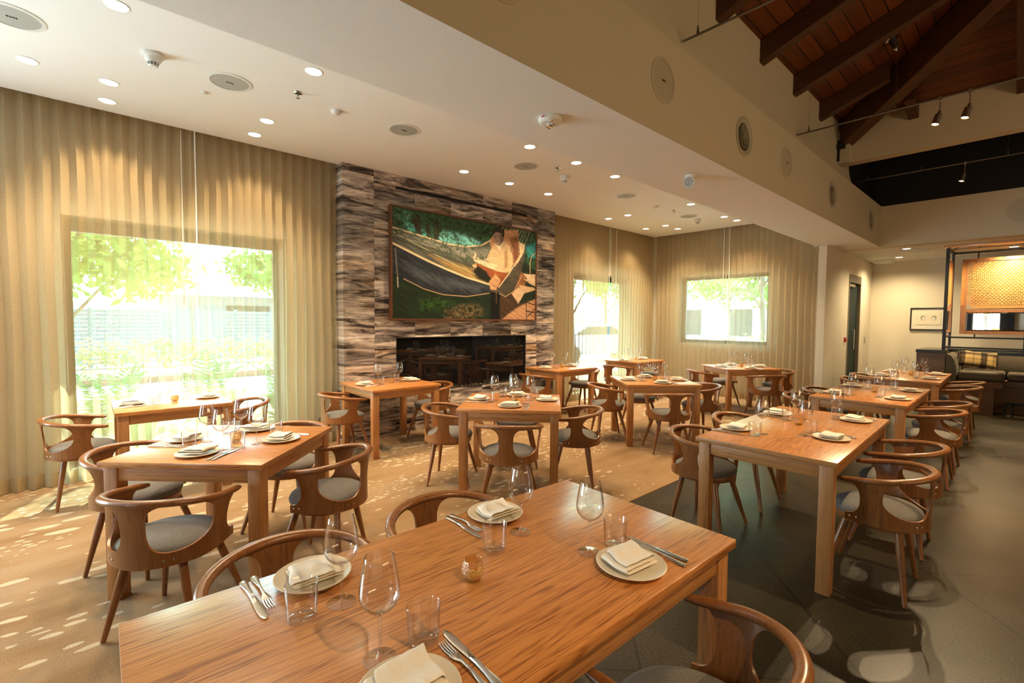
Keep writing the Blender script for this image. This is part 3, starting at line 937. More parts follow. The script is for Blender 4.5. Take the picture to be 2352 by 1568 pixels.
# ================================================================== painting
PAINT = json.loads(r'''[["p",[28,43,28],0.001,0.3,[[-0.006,1.003],[1.011,1.028],[1.02,-0.022],[-0.009,-0.028]]],["p",[47,81,56],0.01,0.55,[[-0.006,1.003],[1.011,1.028],[1.015,0.556],[0.904,0.659],[0.598,0.749],[0.395,0.709],[-0.007,0.766]]],["p",[60,107,88],0.03,0.6,[[0.024,1.004],[0.132,1.01],[0.11,0.908],[0.066,0.818],[0.03,0.903]]],["p",[79,163,155],0.015,0.5,[[0.08,0.839],[0.088,0.901],[0.132,0.852],[0.2,0.815],[0.206,0.763],[0.143,0.788],[0.099,0.791]]],["p",[124,203,200],0.02,0.25,[[0.271,0.786],[0.307,0.859],[0.42,0.867],[0.555,0.8],[0.541,0.753],[0.427,0.735],[0.277,0.751]]],["p",[58,154,160],0.02,0.4,[[0.92,0.813],[1.013,0.908],[1.014,0.71],[0.937,0.719]]],["p",[38,70,44],0.03,0.7,[[0.099,0.983],[0.597,0.968],[0.64,0.879],[0.555,0.81],[0.427,0.859],[0.307,0.877],[0.247,0.863],[0.154,0.893]]],["p",[49,38,31],0.008,0.3,[[0.11,0.943],[0.154,0.955],[0.171,0.79],[0.138,0.787]]],["p",[49,38,31],0.008,0.3,[[0.194,0.904],[0.218,0.909],[0.219,0.775],[0.196,0.778]]],["p",[49,38,31],0.008,0.3,[[0.241,0.933],[0.277,0.934],[0.271,0.749],[0.244,0.758]]],["p",[86,88,77],0.006,0.3,[[0.001,0.815],[0.099,0.791],[0.212,0.764],[0.332,0.734],[0.447,0.728],[0.562,0.765],[0.626,0.826],[0.655,0.802],[0.627,0.614],[0.528,0.539],[0.501,0.496],[0.528,0.421],[0.621,0.371],[0.461,0.422],[0.332,0.482],[0.212,0.547],[0.099,0.617],[0.001,0.679]]],["p",[154,125,74],0.02,0.3,[[0.212,0.61],[0.332,0.566],[0.494,0.515],[0.528,0.421],[0.621,0.371],[0.395,0.453]]],["p",[125,124,114],0.02,0.35,[[0.001,0.794],[0.154,0.751],[0.332,0.716],[0.528,0.726],[0.626,0.755],[0.619,0.653],[0.46,0.617],[0.271,0.685],[0.099,0.748]]],["p",[38,43,51],0.006,0.4,[[0.001,0.673],[0.098,0.612],[0.212,0.542],[0.332,0.478],[0.461,0.418],[0.621,0.366],[0.632,0.286],[0.462,0.228],[0.301,0.236],[0.182,0.281],[0.044,0.364],[-0.0,0.427]]],["p",[74,80,86],0.04,0.4,[[0.066,0.498],[0.154,0.449],[0.301,0.385],[0.461,0.374],[0.599,0.349],[0.529,0.293],[0.332,0.304],[0.154,0.377]]],["p",[44,74,32],0.03,0.6,[[0.154,0.171],[0.271,0.187],[0.37,0.155],[0.308,0.105],[0.165,0.082]]],["p",[94,82,56],0.04,0.8,[[0.32,0.068],[0.428,0.13],[0.543,0.135],[0.586,0.077],[0.462,-0.001],[0.32,-0.003]]],["p",[74,53,34],0.01,0.3,[[0.695,0.214],[0.747,0.291],[0.794,0.294],[0.867,0.176],[0.958,0.23],[0.796,0.03],[0.703,0.002]]],["p",[196,148,110],0.01,0.25,[[0.711,-0.013],[0.827,0.116],[0.933,0.196],[1.018,0.245],[1.02,-0.011]]],["p",[138,90,56],0.01,0.3,[[0.864,0.546],[0.922,0.489],[0.907,0.293],[0.857,0.374],[0.794,0.273],[0.825,0.35]]],["p",[14,12,12],0.008,0.2,[[0.634,0.302],[0.702,0.313],[0.707,-0.009],[0.633,-0.009]]],["p",[76,70,58],0.006,0.3,[[0.628,0.291],[0.702,0.349],[0.777,0.502],[0.863,0.695],[0.903,0.836],[0.908,0.703],[0.881,0.549],[0.825,0.339],[0.779,0.266],[0.74,0.246],[0.687,0.286]]],["p",[185,142,108],0.005,0.2,[[0.619,0.824],[0.669,0.926],[0.729,0.965],[0.85,0.989],[0.86,0.652],[0.816,0.582],[0.791,0.787],[0.67,0.784],[0.641,0.738]]],["p",[122,79,56],0.02,0.3,[[0.775,0.889],[0.85,0.926],[0.858,0.652],[0.816,0.587],[0.803,0.769]]],["p",[216,192,154],0.006,0.15,[[0.858,0.859],[0.908,0.832],[0.9,0.766],[0.872,0.686],[0.824,0.583],[0.863,0.717]]],["p",[204,176,136],0.004,0.15,[[0.662,0.801],[0.729,0.85],[0.783,0.797],[0.803,0.695],[0.81,0.612],[0.781,0.512],[0.708,0.502],[0.641,0.591],[0.595,0.619],[0.633,0.736]]],["p",[166,133,92],0.015,0.15,[[0.738,0.736],[0.76,0.751],[0.769,0.575],[0.738,0.539]]],["p",[239,228,204],0.003,0.05,[[0.668,0.792],[0.7,0.744],[0.729,0.837],[0.718,0.845],[0.7,0.785],[0.677,0.79]]],["p",[160,138,128],0.004,0.15,[[0.648,0.901],[0.669,0.93],[0.729,0.933],[0.732,0.858],[0.702,0.785],[0.673,0.803],[0.653,0.846]]],["p",[110,92,85],0.01,0.15,[[0.699,0.912],[0.731,0.93],[0.732,0.853],[0.703,0.789],[0.707,0.853]]],["p",[43,39,38],0.004,0.2,[[0.642,0.914],[0.651,0.967],[0.691,0.992],[0.733,0.977],[0.738,0.932],[0.732,0.879],[0.72,0.892],[0.715,0.924],[0.669,0.93],[0.655,0.897]]],["l",[58,47,44],0.004,0.15,[[0.653,0.877],[0.669,0.883]]],["l",[58,47,44],0.004,0.15,[[0.678,0.887],[0.693,0.886]]],["l",[90,70,62],0.003,0.15,[[0.669,0.875],[0.667,0.849]]],["l",[90,58,52],0.004,0.15,[[0.668,0.834],[0.681,0.835]]],["p",[220,198,164],0.004,0.12,[[0.494,0.67],[0.511,0.634],[0.513,0.684],[0.549,0.622],[0.584,0.617],[0.587,0.67],[0.592,0.609],[0.671,0.58],[0.712,0.525],[0.627,0.501],[0.563,0.564],[0.511,0.595]]],["p",[147,82,47],0.005,0.3,[[0.5,0.559],[0.528,0.577],[0.598,0.548],[0.701,0.511],[0.77,0.502],[0.739,0.425],[0.679,0.326],[0.642,0.313],[0.621,0.371],[0.639,0.434],[0.563,0.505],[0.528,0.515]]],["p",[217,180,140],0.006,0.1,[[0.498,0.559],[0.523,0.573],[0.528,0.539],[0.509,0.507]]],["p",[29,26,20],0.006,0.3,[[0.508,0.507],[0.542,0.544],[0.599,0.5],[0.631,0.433],[0.613,0.399],[0.55,0.424]]],["p",[197,152,112],0.008,0.25,[[0.619,0.396],[0.671,0.484],[0.709,0.422],[0.676,0.315],[0.631,0.317]]],["p",[214,178,138],0.005,0.1,[[0.664,0.569],[0.701,0.549],[0.712,0.515],[0.671,0.515]]],["p",[220,196,162],0.004,0.15,[[0.893,0.52],[0.955,0.515],[1.015,0.522],[1.016,0.373],[0.957,0.406],[0.902,0.454],[0.931,0.458]]],["l",[122,90,64],0.003,0.15,[[0.902,0.465],[1.001,0.399]]],["l",[122,90,64],0.003,0.15,[[0.955,0.515],[1.0,0.466]]],["p",[207,174,136],0.004,0.1,[[0.853,0.385],[0.982,0.37],[1.008,0.344],[0.899,0.292]]],["p",[217,186,152],0.004,0.1,[[0.8,0.282],[0.856,0.366],[0.907,0.301],[0.855,0.173]]],["l",[36,26,22],0.009,0.15,[[0.919,0.293],[0.926,0.005]]],["l",[36,26,22],0.009,0.15,[[0.928,0.196],[1.009,0.165]]],["l",[36,26,22],0.009,0.15,[[0.929,0.098],[1.01,0.076]]],["l",[36,26,22],0.009,0.15,[[0.934,0.033],[1.001,0.123]]],["l",[213,194,156],0.011,0.15,[[0.001,0.815],[0.099,0.791],[0.212,0.762],[0.332,0.733],[0.447,0.728],[0.562,0.765],[0.63,0.831]]],["l",[213,194,156],0.016,0.15,[[0.001,0.676],[0.099,0.614],[0.212,0.545],[0.332,0.481],[0.461,0.421],[0.621,0.369]]],["l",[163,160,124],0.008,0.15,[[0.001,0.777],[0.154,0.68],[0.332,0.566],[0.515,0.459]]],["l",[141,138,128],0.008,0.15,[[0.001,0.751],[0.212,0.692],[0.395,0.644],[0.598,0.609]]],["l",[58,60,56],0.008,0.15,[[0.001,0.726],[0.212,0.637],[0.395,0.577],[0.528,0.519]]],["l",[184,154,114],0.007,0.15,[[0.066,0.362],[0.182,0.281],[0.301,0.236],[0.462,0.228],[0.621,0.275]]],["l",[213,194,156],0.01,0.15,[[0.696,0.346],[0.777,0.502],[0.863,0.706],[0.899,0.841],[0.854,0.855]]],["l",[201,162,124],0.007,0.15,[[0.702,0.276],[0.748,0.247],[0.818,0.312],[0.881,0.484]]],["l",[207,192,154],0.004,0.15,[[0.714,0.967],[0.729,0.996]]],["l",[207,192,154],0.004,0.15,[[0.744,0.97],[0.759,0.996]]],["l",[207,192,154],0.004,0.15,[[0.775,0.974],[0.792,0.996]]],["l",[207,192,154],0.004,0.15,[[0.806,0.979],[0.823,0.999]]],["l",[207,192,154],0.004,0.15,[[0.837,0.987],[0.855,1.001]]],["l",[207,192,154],0.004,0.15,[[0.852,0.927],[0.886,1.017]]],["l",[207,192,154],0.004,0.15,[[0.861,0.865],[0.906,1.009]]],["l",[207,192,154],0.004,0.15,[[0.879,0.858],[0.927,1.008]]],["l",[207,192,154],0.004,0.15,[[0.903,0.831],[0.95,1.003]]],["l",[122,118,108],0.008,0.15,[[0.019,0.627],[0.026,0.474],[0.031,0.38]]],["l",[184,180,170],0.009,0.15,[[0.031,0.371],[0.033,0.285]]],["l",[196,172,138],0.009,0.15,[[0.955,0.526],[0.953,0.646],[0.967,0.724],[0.998,0.768]]],["l",[200,149,94],0.003,0.15,[[0.676,0.295],[0.677,0.172]]]]''')
py0, py1, pz0, pz1 = 2.8525, 5.46, 1.487, 2.945
root = empty('painting', (-5.5, (py0 + py1) / 2, pz0))
tag(root, 'large framed painting of a man reading in a hammock, hung on the stone wall', 'painting')
b = MB(); fw = 0.022
b.box(-5.5, -5.435, py0, py0 + fw, pz0, pz1); b.box(-5.5, -5.435, py1 - fw, py1, pz0, pz1)
b.box(-5.5, -5.435, py0 + fw, py1 - fw, pz0, pz0 + fw); b.box(-5.5, -5.435, py0 + fw, py1 - fw, pz1 - fw, pz1)
part(b, 'picture_frame', M['pframe'] if 'pframe' in M else plain('walnut_picture_frame', (0.12, 0.045, 0.02), 0.4), root, smooth=False)
NX, NZ = 640, 358
U, V = np.meshgrid(np.linspace(0, 1, NX), np.linspace(0, 1, NZ))
AS = (py1 - py0) / (pz1 - pz0)
rng = np.random.RandomState(3)

def vnoise(sx, sy, seed, ang=0.0):
    rg = np.random.RandomState(seed)
    x = (U * math.cos(ang) + V * math.sin(ang) / AS) * sx + 50; y = (-U * math.sin(ang) + V * math.cos(ang) / AS) * sy * AS + 50
    G = rg.rand(256, 256)
    xi = np.floor(x).astype(int); yi = np.floor(y).astype(int); fx = x - xi; fy = y - yi
    fx = fx * fx * (3 - 2 * fx); fy = fy * fy * (3 - 2 * fy)
    g = lambda i, j: G[i % 256, j % 256]
    return (g(xi, yi) * (1 - fx) + g(xi + 1, yi) * fx) * (1 - fy) + (g(xi, yi + 1) * (1 - fx) + g(xi + 1, yi + 1) * fx) * fy

N1 = vnoise(60, 60, 1) * .5 + vnoise(130, 130, 2) * .5
N2 = vnoise(14, 90, 3, -0.45) * .6 + vnoise(30, 200, 4, -0.4) * .4
N4 = vnoise(75, 38, 5, 0.9) * .6 + vnoise(160, 70, 6, 1.3) * .4
img = np.zeros((NZ, NX, 3))
def seg_dist(px, py_, a, b2):
    ax, ay = a[0] * AS, a[1]; bx, by = b2[0] * AS, b2[1]
    dx, dy = bx - ax, by - ay
    t = np.clip(((px - ax) * dx + (py_ - ay) * dy) / (dx * dx + dy * dy + 1e-12), 0, 1)
    return np.hypot(px - ax - t * dx, py_ - ay - t * dy)
PX = U * AS; PY = V
for it in PAINT:
    colr = np.array(it[1]) / 255.0
    colr = np.where(colr <= 0.04045, colr / 12.92, ((colr + 0.055) / 1.055) ** 2.4)
    if it[0] == 'p':
        soft, var, pts = it[2], it[3], it[4]
        dist = np.full(U.shape, 9.0); ins = np.zeros(U.shape, bool)
        for i in range(len(pts)):
            a, c = pts[i], pts[(i + 1) % len(pts)]
            dist = np.minimum(dist, seg_dist(PX, PY, a, c))
            x1_, y1_, x2_, y2_ = a[0], a[1], c[0], c[1]
            cond = ((y1_ > V) != (y2_ > V))
            xi_ = (x2_ - x1_) * (V - y1_) / ((y2_ - y1_) if abs(y2_ - y1_) > 1e-9 else 1e-9) + x1_
            ins ^= cond & (U < xi_)
        sd = np.where(ins, dist, -dist) + (N1 - 0.5) * soft * 1.2
        al = np.clip(sd / soft * 0.5 + 0.5, 0, 1)
        nn = (N2 if var > 0.22 else N1)
        if var > 0.45:
            nn = np.clip((N4 - 0.5) * 5, -1, 1) * 0.5 + np.clip((N1 - 0.5) * 4, -1, 1) * 0.4
            src = colr[None, None, :] * np.clip(1 + nn * 1.15 * (var + 0.25), 0.15, 3)[..., None]
        else:
            nn = (nn - 0.5) * 2 * var * 1.9
            src = colr[None, None, :] * np.clip(1 + nn, 0.2, 3)[..., None]
    else:
        wd, var, pts = it[2], it[3], it[4]
        dist = np.full(U.shape, 9.0)
        for i in range(len(pts) - 1):
            dist = np.minimum(dist, seg_dist(PX, PY, pts[i], pts[i + 1]))
        al = np.clip((wd * 0.62 - dist) / 0.004 + 0.5, 0, 1)
        src = colr[None, None, :] * (1 + (N1 - .5) * var * 2)[..., None]
    img = img * (1 - al[..., None]) + src * al[..., None]
leaf = np.clip((vnoise(120, 55, 8, 1.2) * .6 + vnoise(60, 30, 9, 1.4) * .4 - 0.50) * 9, 0, 1) * np.clip((V - (0.56 + 0.16 * np.cos(U * 3.0 + 0.4))) * 14, 0, 1) * np.clip((0.63 - U) * 8, 0, 1)
img = img * (1 - 0.75 * leaf[..., None]) + np.array([0.03, 0.075, 0.035]) * 0.75 * leaf[..., None]
b = MB()
yy0, yy1, zz0, zz1 = py0 + fw, py1 - fw, pz0 + fw, pz1 - fw
b.grid([[(-5.452, yy0 + (yy1 - yy0) * u, zz0 + (zz1 - zz0) * v) for u in np.linspace(0, 1, NX)] for v in np.linspace(0, 1, NZ)])
m_, nt, out = mat('oil_paint')
bb = pbsdf(nt, out, None, 0.5, spec=0.3)
at = N(nt, 'VertexColor'); at.layer_name = 'paint'
Lk(nt, at.outputs['Color'], bb.inputs['Base Color'])
cv = part(b, 'canvas', m_, root, smooth=False)
ca = cv.data.color_attributes.new('paint', 'FLOAT_COLOR', 'POINT')
dat = np.ones((NZ * NX, 4), np.float32); dat[:, :3] = img.reshape(-1, 3)
ca.data.foreach_set('color', dat.ravel())

# framed drawing on the back wall
root = empty('framed_drawing', (-1.4, 12.7, 1.355))
tag(root, 'black framed line drawing of two heads on the end wall', 'picture')
b = MB(); x0, x1, z0, z1 = -1.675, -1.10, 1.36, 1.815; f = 0.02
b.box(x0, x0 + f, 12.665, 12.7, z0, z1); b.box(x1 - f, x1, 12.665, 12.7, z0, z1); b.box(x0 + f, x1 - f, 12.665, 12.7, z0, z0 + f); b.box(x0 + f, x1 - f, 12.665, 12.7, z1 - f, z1)
part(b, 'picture_frame', M['black'], root, smooth=False)
b = MB(); b.box(x0 + f, x1 - f, 12.685, 12.699, z0 + f, z1 - f); part(b, 'mount', M['mount'], root, smooth=False)
b = MB(); b.box(-1.595, -1.40, 12.678, 12.684, 1.47, 1.71); b.box(-1.398, -1.20, 12.678, 12.684, 1.47, 1.71); part(b, 'open_book_page', M['paper'], root, smooth=False)
b = MB()
for cx_, s_ in ((-1.475, 1), (-1.305, -1)):
    # head in profile: outline, hair strokes, neck
    for k in range(4):
        rr = 0.040 - 0.008 * k
        P = [(cx_ + s_ * rr * math.cos(t) * 0.9, 12.676, 1.61 + rr * 1.15 * math.sin(t)) for t in np.linspace(0.6 + k * 0.1, 4.6 - k * 0.3, 18)]
        b.tube(P, 0.0016, 4)
    P = [(cx_ + s_ * q[0], 12.676, 1.61 + q[1]) for q in ((0.030, 0.030), (0.036, 0.012), (0.044, -0.004), (0.037, -0.012), (0.038, -0.024), (0.028, -0.038), (0.014, -0.040), (0.014, -0.062))]
    b.tube(P, 0.0016, 4)
    b.tube([(cx_ - s_ * 0.012, 12.676, 1.572), (cx_ - s_ * 0.014, 12.676, 1.548)], 0.0016, 4)
    b.tube([(cx_ + s_ * 0.020, 12.676, 1.617), (cx_ + s_ * 0.030, 12.676, 1.616)], 0.002, 4)
part(b, 'ink_drawing', M['ink'], root, smooth=False)
# ================================================================== tables
M['table_top_x'] = wood('oak_table_top_across', (0.62, 0.255, 0.072), (0.29, 0.092, 0.020), 'x', 0.30, 1.0, 0.26, 0.35)
M['table_frame_y'] = wood('oak_table_rail', (0.50, 0.225, 0.075), (0.28, 0.105, 0.03), 'y', 0.42, 1.0, 0.2)
def make_table(loc, ang, sx, sy, label, group=None, grain='y'):
    root = empty('dining_table', loc, R(ang))
    tag(root, label, 'table', group)
    x, y = sx / 2, sy / 2
    b = MB()
    b.box(-x, x, -y, y, 0.72, 0.75)
    tm = M['table_top'] if grain == 'y' else M['table_top_x']
    tt = b.build('table_top', [tm, M['table_frame'] if grain == 'y' else M['table_frame_y']], root, bevel=0.003)
    for p in tt.data.polygons:
        p.material_index = 1 if abs(p.normal.y if grain == 'y' else p.normal.x) > 0.9 else 0
    i = 0.018; w = 0.07
    for q in (-1, 1):
        b = MB(); b.box(-x + i + w, x - i - w, min(q * (y - i - 0.008), q * (y - i - 0.03)), max(q * (y - i - 0.008), q * (y - i - 0.03)), 0.645, 0.7195)
        b.build('end_apron', M['table_frame'], root, bevel=0.002)
        b = MB(); b.box(min(q * (x - i - 0.008), q * (x - i - 0.03)), max(q * (x - i - 0.008), q * (x - i - 0.03)), -y + i + w, y - i - w, 0.645, 0.7195)
        b.build('side_apron', M['table_frame_y'], root, bevel=0.002)
    for px in (-1, 1):
        for py in (-1, 1):
            b = MB(); cx, cy_ = px * (x - i - w / 2), py * (y - i - w / 2)
            b.box(cx - w / 2, cx + w / 2, cy_ - w / 2, cy_ + w / 2, 0.006 if loc[0] < -2.17 else 0.0, 0.7195)
            b.build('leg', M['table_leg'], root, bevel=0.003)
    return root
# name: centre x, y, angle, size x, size y, grain, short description for labels, table label
TB = {
    'T1': (-1.060, 0.84, -1.0, 0.79, 1.62, 'y', 'the big front table', 'long oak dining table with bold grain, the closest one, set for four'),
    'T2': (-3.22, 0.63, 46.0, 0.87, 0.87, 'x', 'the turned table near the big window', 'square oak table turned cornerwise in front of the two-seat window table'),
    'T3': (-5.115, 0.54, 0.0, 0.76, 0.81, 'y', 'the table at the big window', 'small oak table pushed against the big curtained window'),
    'T4': (-5.02, 2.62, 0.0, 0.86, 0.86, 'y', 'the table by the striped stone', 'oak table for two at the curtain end of the striped stone wall'),
    'T5': (-3.19, 2.90, 43.0, 0.88, 0.87, 'x', 'the turned table facing the fireplace', 'square oak table turned cornerwise in front of the fireplace'),
    'T6': (-5.02, 5.60, 0.0, 0.74, 0.88, 'y', 'the table just past the fireplace', 'oak table for two between the fireplace and the tall narrow window'),
    'T7': (-3.19, 5.32, 49.0, 0.90, 0.88, 'x', 'the turned mid-carpet table', 'square oak table turned cornerwise in the middle of the carpet'),
    'T8': (-5.08, 7.80, 0.0, 0.74, 0.92, 'y', 'the table in the curtained corner', 'oak table for two in the curtained far corner'),
    'T9': (-3.22, 8.07, 52.0, 0.92, 0.88, 'x', 'the table by the far square window', 'square oak table turned cornerwise near the far square window'),
    'T10': (-1.07, 3.765, 1.5, 0.78, 1.66, 'y', 'the first stone-floor table', 'long oak table on the stone floor, first of the three in the row'),
    'T11': (-1.11, 6.28, 0.5, 0.78, 1.62, 'y', 'the middle stone-floor table', 'long oak table on the stone floor, middle of the three in the row'),
    'T12': (-1.13, 8.75, 1.0, 0.78, 1.62, 'y', 'the last stone-floor table', 'long oak table on the stone floor, last of the three, before the banquette'),
}
for k, t in TB.items():
    make_table((t[0], t[1], 0), t[2], t[3], t[4], t[7], 'oak dining tables', t[5])

# ================================================================== chair
def make_chair():
    root = empty('dining_chair', (0, 0, 0))
    RX, RYB, TIP = 0.262, 0.228, 0.165

    def ring_z(y):      # the rail falls gently from the back to the arm tips
        t = (y + RYB) / (RYB + TIP)
        return 0.684 - 0.058 * t
    pts = []
    for k in range(7):
        s = k / 6.0; pts.append((-(RX - 0.022 * (1 - s) ** 1.2), TIP * (1 - s)))
    for k in range(1, 30):
        a = PI * k / 30.0; pts.append((-RX * math.cos(a), -RYB * math.sin(a)))
    for k in range(7):
        s = k / 6.0; pts.append((RX - 0.022 * s ** 1.2, TIP * s))
    P = [(x, y, ring_z(y)) for x, y in pts]
    m = len(P)
    r1 = []; r2 = []
    for i, p in enumerate(P):
        e = min(i, m - 1 - i)
        k = 0.62 if e == 0 else (0.93 if e == 1 else 1.0)
        back = max(0, -p[1] / RYB)
        r1.append((0.0185 + 0.003 * back) * k); r2.append((0.0155 + 0.001 * back) * k)
    b = MB(); b.tube(P, r1, 14, r2)
    b.build('arm_rail', M['chair'], root)

    # bent shell: band round the back of the seat with three uprights that flare into the rail
    W0 = 12.5; S1, S2 = 80.0, 106.0; END = 127.0; VM = 0.60

    def bt(phi):
        a = abs(phi)
        if a <= W0 or S1 <= a <= S2: return VM, VM
        if a < S1:
            s = (a - W0) / (S1 - W0) * 2 - 1
            s0 = -0.30
            if s < s0: q = (s0 - s) / (s0 + 1); e = 2.6
            else: q = (s - s0) / (1 - s0); e = 2.0
            bb = 0.215 + (VM - 0.215) * (1 - max(0.0, 1 - q ** e) ** (1 / e))
            q = abs(s)
            tt = 0.985 - (0.985 - VM) * (1 - max(0.0, 1 - q ** 3.4) ** (1 / 3.4))
            return bb, tt
        q = (a - S2) / (END - S2)
        bb = VM - (VM - 0.19) * (1 - (1 - min(1, q * 1.05)) ** 2.6) ** (1 / 2.6)
        q2 = min(1.0, (a - S2) / 17.0)
        tt = VM + (0.99 - VM) * (1 - (1 - q2) ** 2.4) ** (1 / 2.4)
        return bb, tt

    def surf(phi, v):
        a = R(phi)
        # lower curve hugs the seat, upper curve is the rail
        lx = 0.236 * math.sin(a) if abs(phi) < 90 else math.copysign(0.236 - 0.0004 * (abs(phi) - 90), phi)
        ly = -0.214 * math.cos(a)
        ux = (RX - 0.001) * math.sin(a) if abs(phi) < 90 else math.copysign(RX - 0.022 * max(0.0, -RYB * math.cos(a) / TIP) ** 1.2, phi)
        uy = -(RYB) * math.cos(a)
        zt = ring_z(uy) - 0.006
        zb = 0.383 + 0.018 * min(1, abs(phi) / 100.0)
        w = v ** 1.15
        bow = 0.006 * math.sin(PI * min(1, v * 1.1))
        x = lx * (1 - w) + ux * w; y = ly * (1 - w) + uy * w
        n = math.hypot(x, y) + 1e-6
        return (x - x / n * bow, y - y / n * bow, zb + (zt - zb) * v)
    cols = []
    def span(a, c, n, ease=False):
        out_ = []
        for k in range(n + 1):
            t = k / n
            if ease: t = (1 - math.cos(PI * t)) / 2
            out_.append(a + (c - a) * t)
        return out_
    half = span(0, W0, 3) + span(W0, S1, 18, True)[1:] + span(S1, S2, 4)[1:] + [S2 + (END - S2) * (k / 10.0) ** 1.7 for k in range(1, 11)]
    phis = [-p for p in reversed(half[1:])] + half
    NB, NT = 6, 5
    b = MB(); rowsb = []; rowst = []
    for p in phis:
        bb, tt = bt(p)
        rowsb.append([surf(p, bb * j / NB) for j in range(NB + 1)])
        rowst.append([surf(p, tt + (1.0 - tt) * j / NT) for j in range(NT + 1)])
    b.grid(rowsb)
    for i in range(len(phis) - 1):
        if abs(phis[i]) > S2 + 17.5 or abs(phis[i + 1]) > S2 + 17.5: continue
        b.grid([rowst[i], rowst[i + 1]])
    sh = b.build('back_shell', M['chair'], root, solid=0.011, weld=0.0004)
    b = MB()
    for p in (-110, -119, -38, -29, 29, 38, 110, 119):
        x, y, z = surf(p, 0.105)
        n = Vector((x, y, 0)).normalized()
        Mx = n.to_track_quat('Z', 'Y').to_matrix().to_4x4()
        Mx.translation = Vector((x, y, z)) + n * 0.004
        b.lathe([(0.0055, 0), (0.0055, 0.003), (0.003, 0.0042)], 8, M=Mx)
    b.build('screw_caps', M['nickel'], sh)

    # seat: wooden ring and domed wool cushion
    def outline(s, n=40):
        o = []
        for k in range(n):
            a = 2 * PI * k / n
            c_, s_ = math.cos(a), math.sin(a)
            e = 2.12
            o.append((s * 0.219 * math.copysign(abs(c_) ** (2 / e), c_), s * (0.193 if s_ < 0 else 0.225) * math.copysign(abs(s_) ** (2 / e), s_)))
        return o
    b = MB(); b.prism(outline(0.955), 0.375, 0.412)
    b.build('seat_frame', M['chair'], root, bevel=0.005)
    b = MB(); rows = []
    for s, z in ((0.90, 0.410), (0.985, 0.418), (1.0, 0.432), (0.965, 0.450), (0.86, 0.464), (0.68, 0.473), (0.45, 0.479), (0.2, 0.482), (0.0008, 0.483)):
        o = outline(s); rows.append([(x, y, z) for x, y in o + [o[0]]])
    b.grid(rows)
    b.build('seat_cushion', M['seat'], root, weld=0.0005)
    for sx, sy, bx, by in ((-1, 1, 0.225, 0.232), (1, 1, 0.225, 0.232), (-1, -1, 0.215, -0.145), (1, -1, 0.215, -0.145)):
        b = MB()
        top = Vector((sx * 0.128, 0.135 if by > 0 else -0.095, 0.385)); bot = Vector((sx * bx, by, 0.0045))
        n = 6
        b.tube([top.lerp(bot, k / n) for k in range(n + 1)], [0.019 + 0.0 * k if k < 3 else 0.019 - 0.002 * (k - 2) for k in range(n + 1)], 14, up=(0, 1, 0))
        b.build('leg', M['chair'], root)
    return root

chair0 = make_chair()
proto_done(chair0)
_used = [False]

def norm_side(t, side):
    """world position of the middle of a table side and its outward normal"""
    a = R(t[2])
    nx, ny = {'F': (0, -1), 'B': (0, 1), 'L': (-1, 0), 'R': (1, 0)}[side]
    h = t[4] / 2 if ny else t[3] / 2
    n = Vector((nx * math.cos(a) - ny * math.sin(a), nx * math.sin(a) + ny * math.cos(a), 0))
    return Vector((t[0], t[1], 0)) + n * h, n

def put_chair(tk, side, along, out_, drot, label, group):
    t = TB[tk]
    c, n = norm_side(t, side)
    tan = Vector((-n.y, n.x, 0))
    pos = c + n * out_ + tan * along
    f = -n
    rz = math.atan2(-f.x, f.y) + R(drot)
    ch = chair0 if not _used[0] else copy_tree(chair0)
    _used[0] = True
    ch.location = (pos.x, pos.y, 0.006 if pos.x < -2.3 else 0.0)
    ch.rotation_euler = (0, 0, rz)
    tag(ch, label, 'chair', group)
    return ch

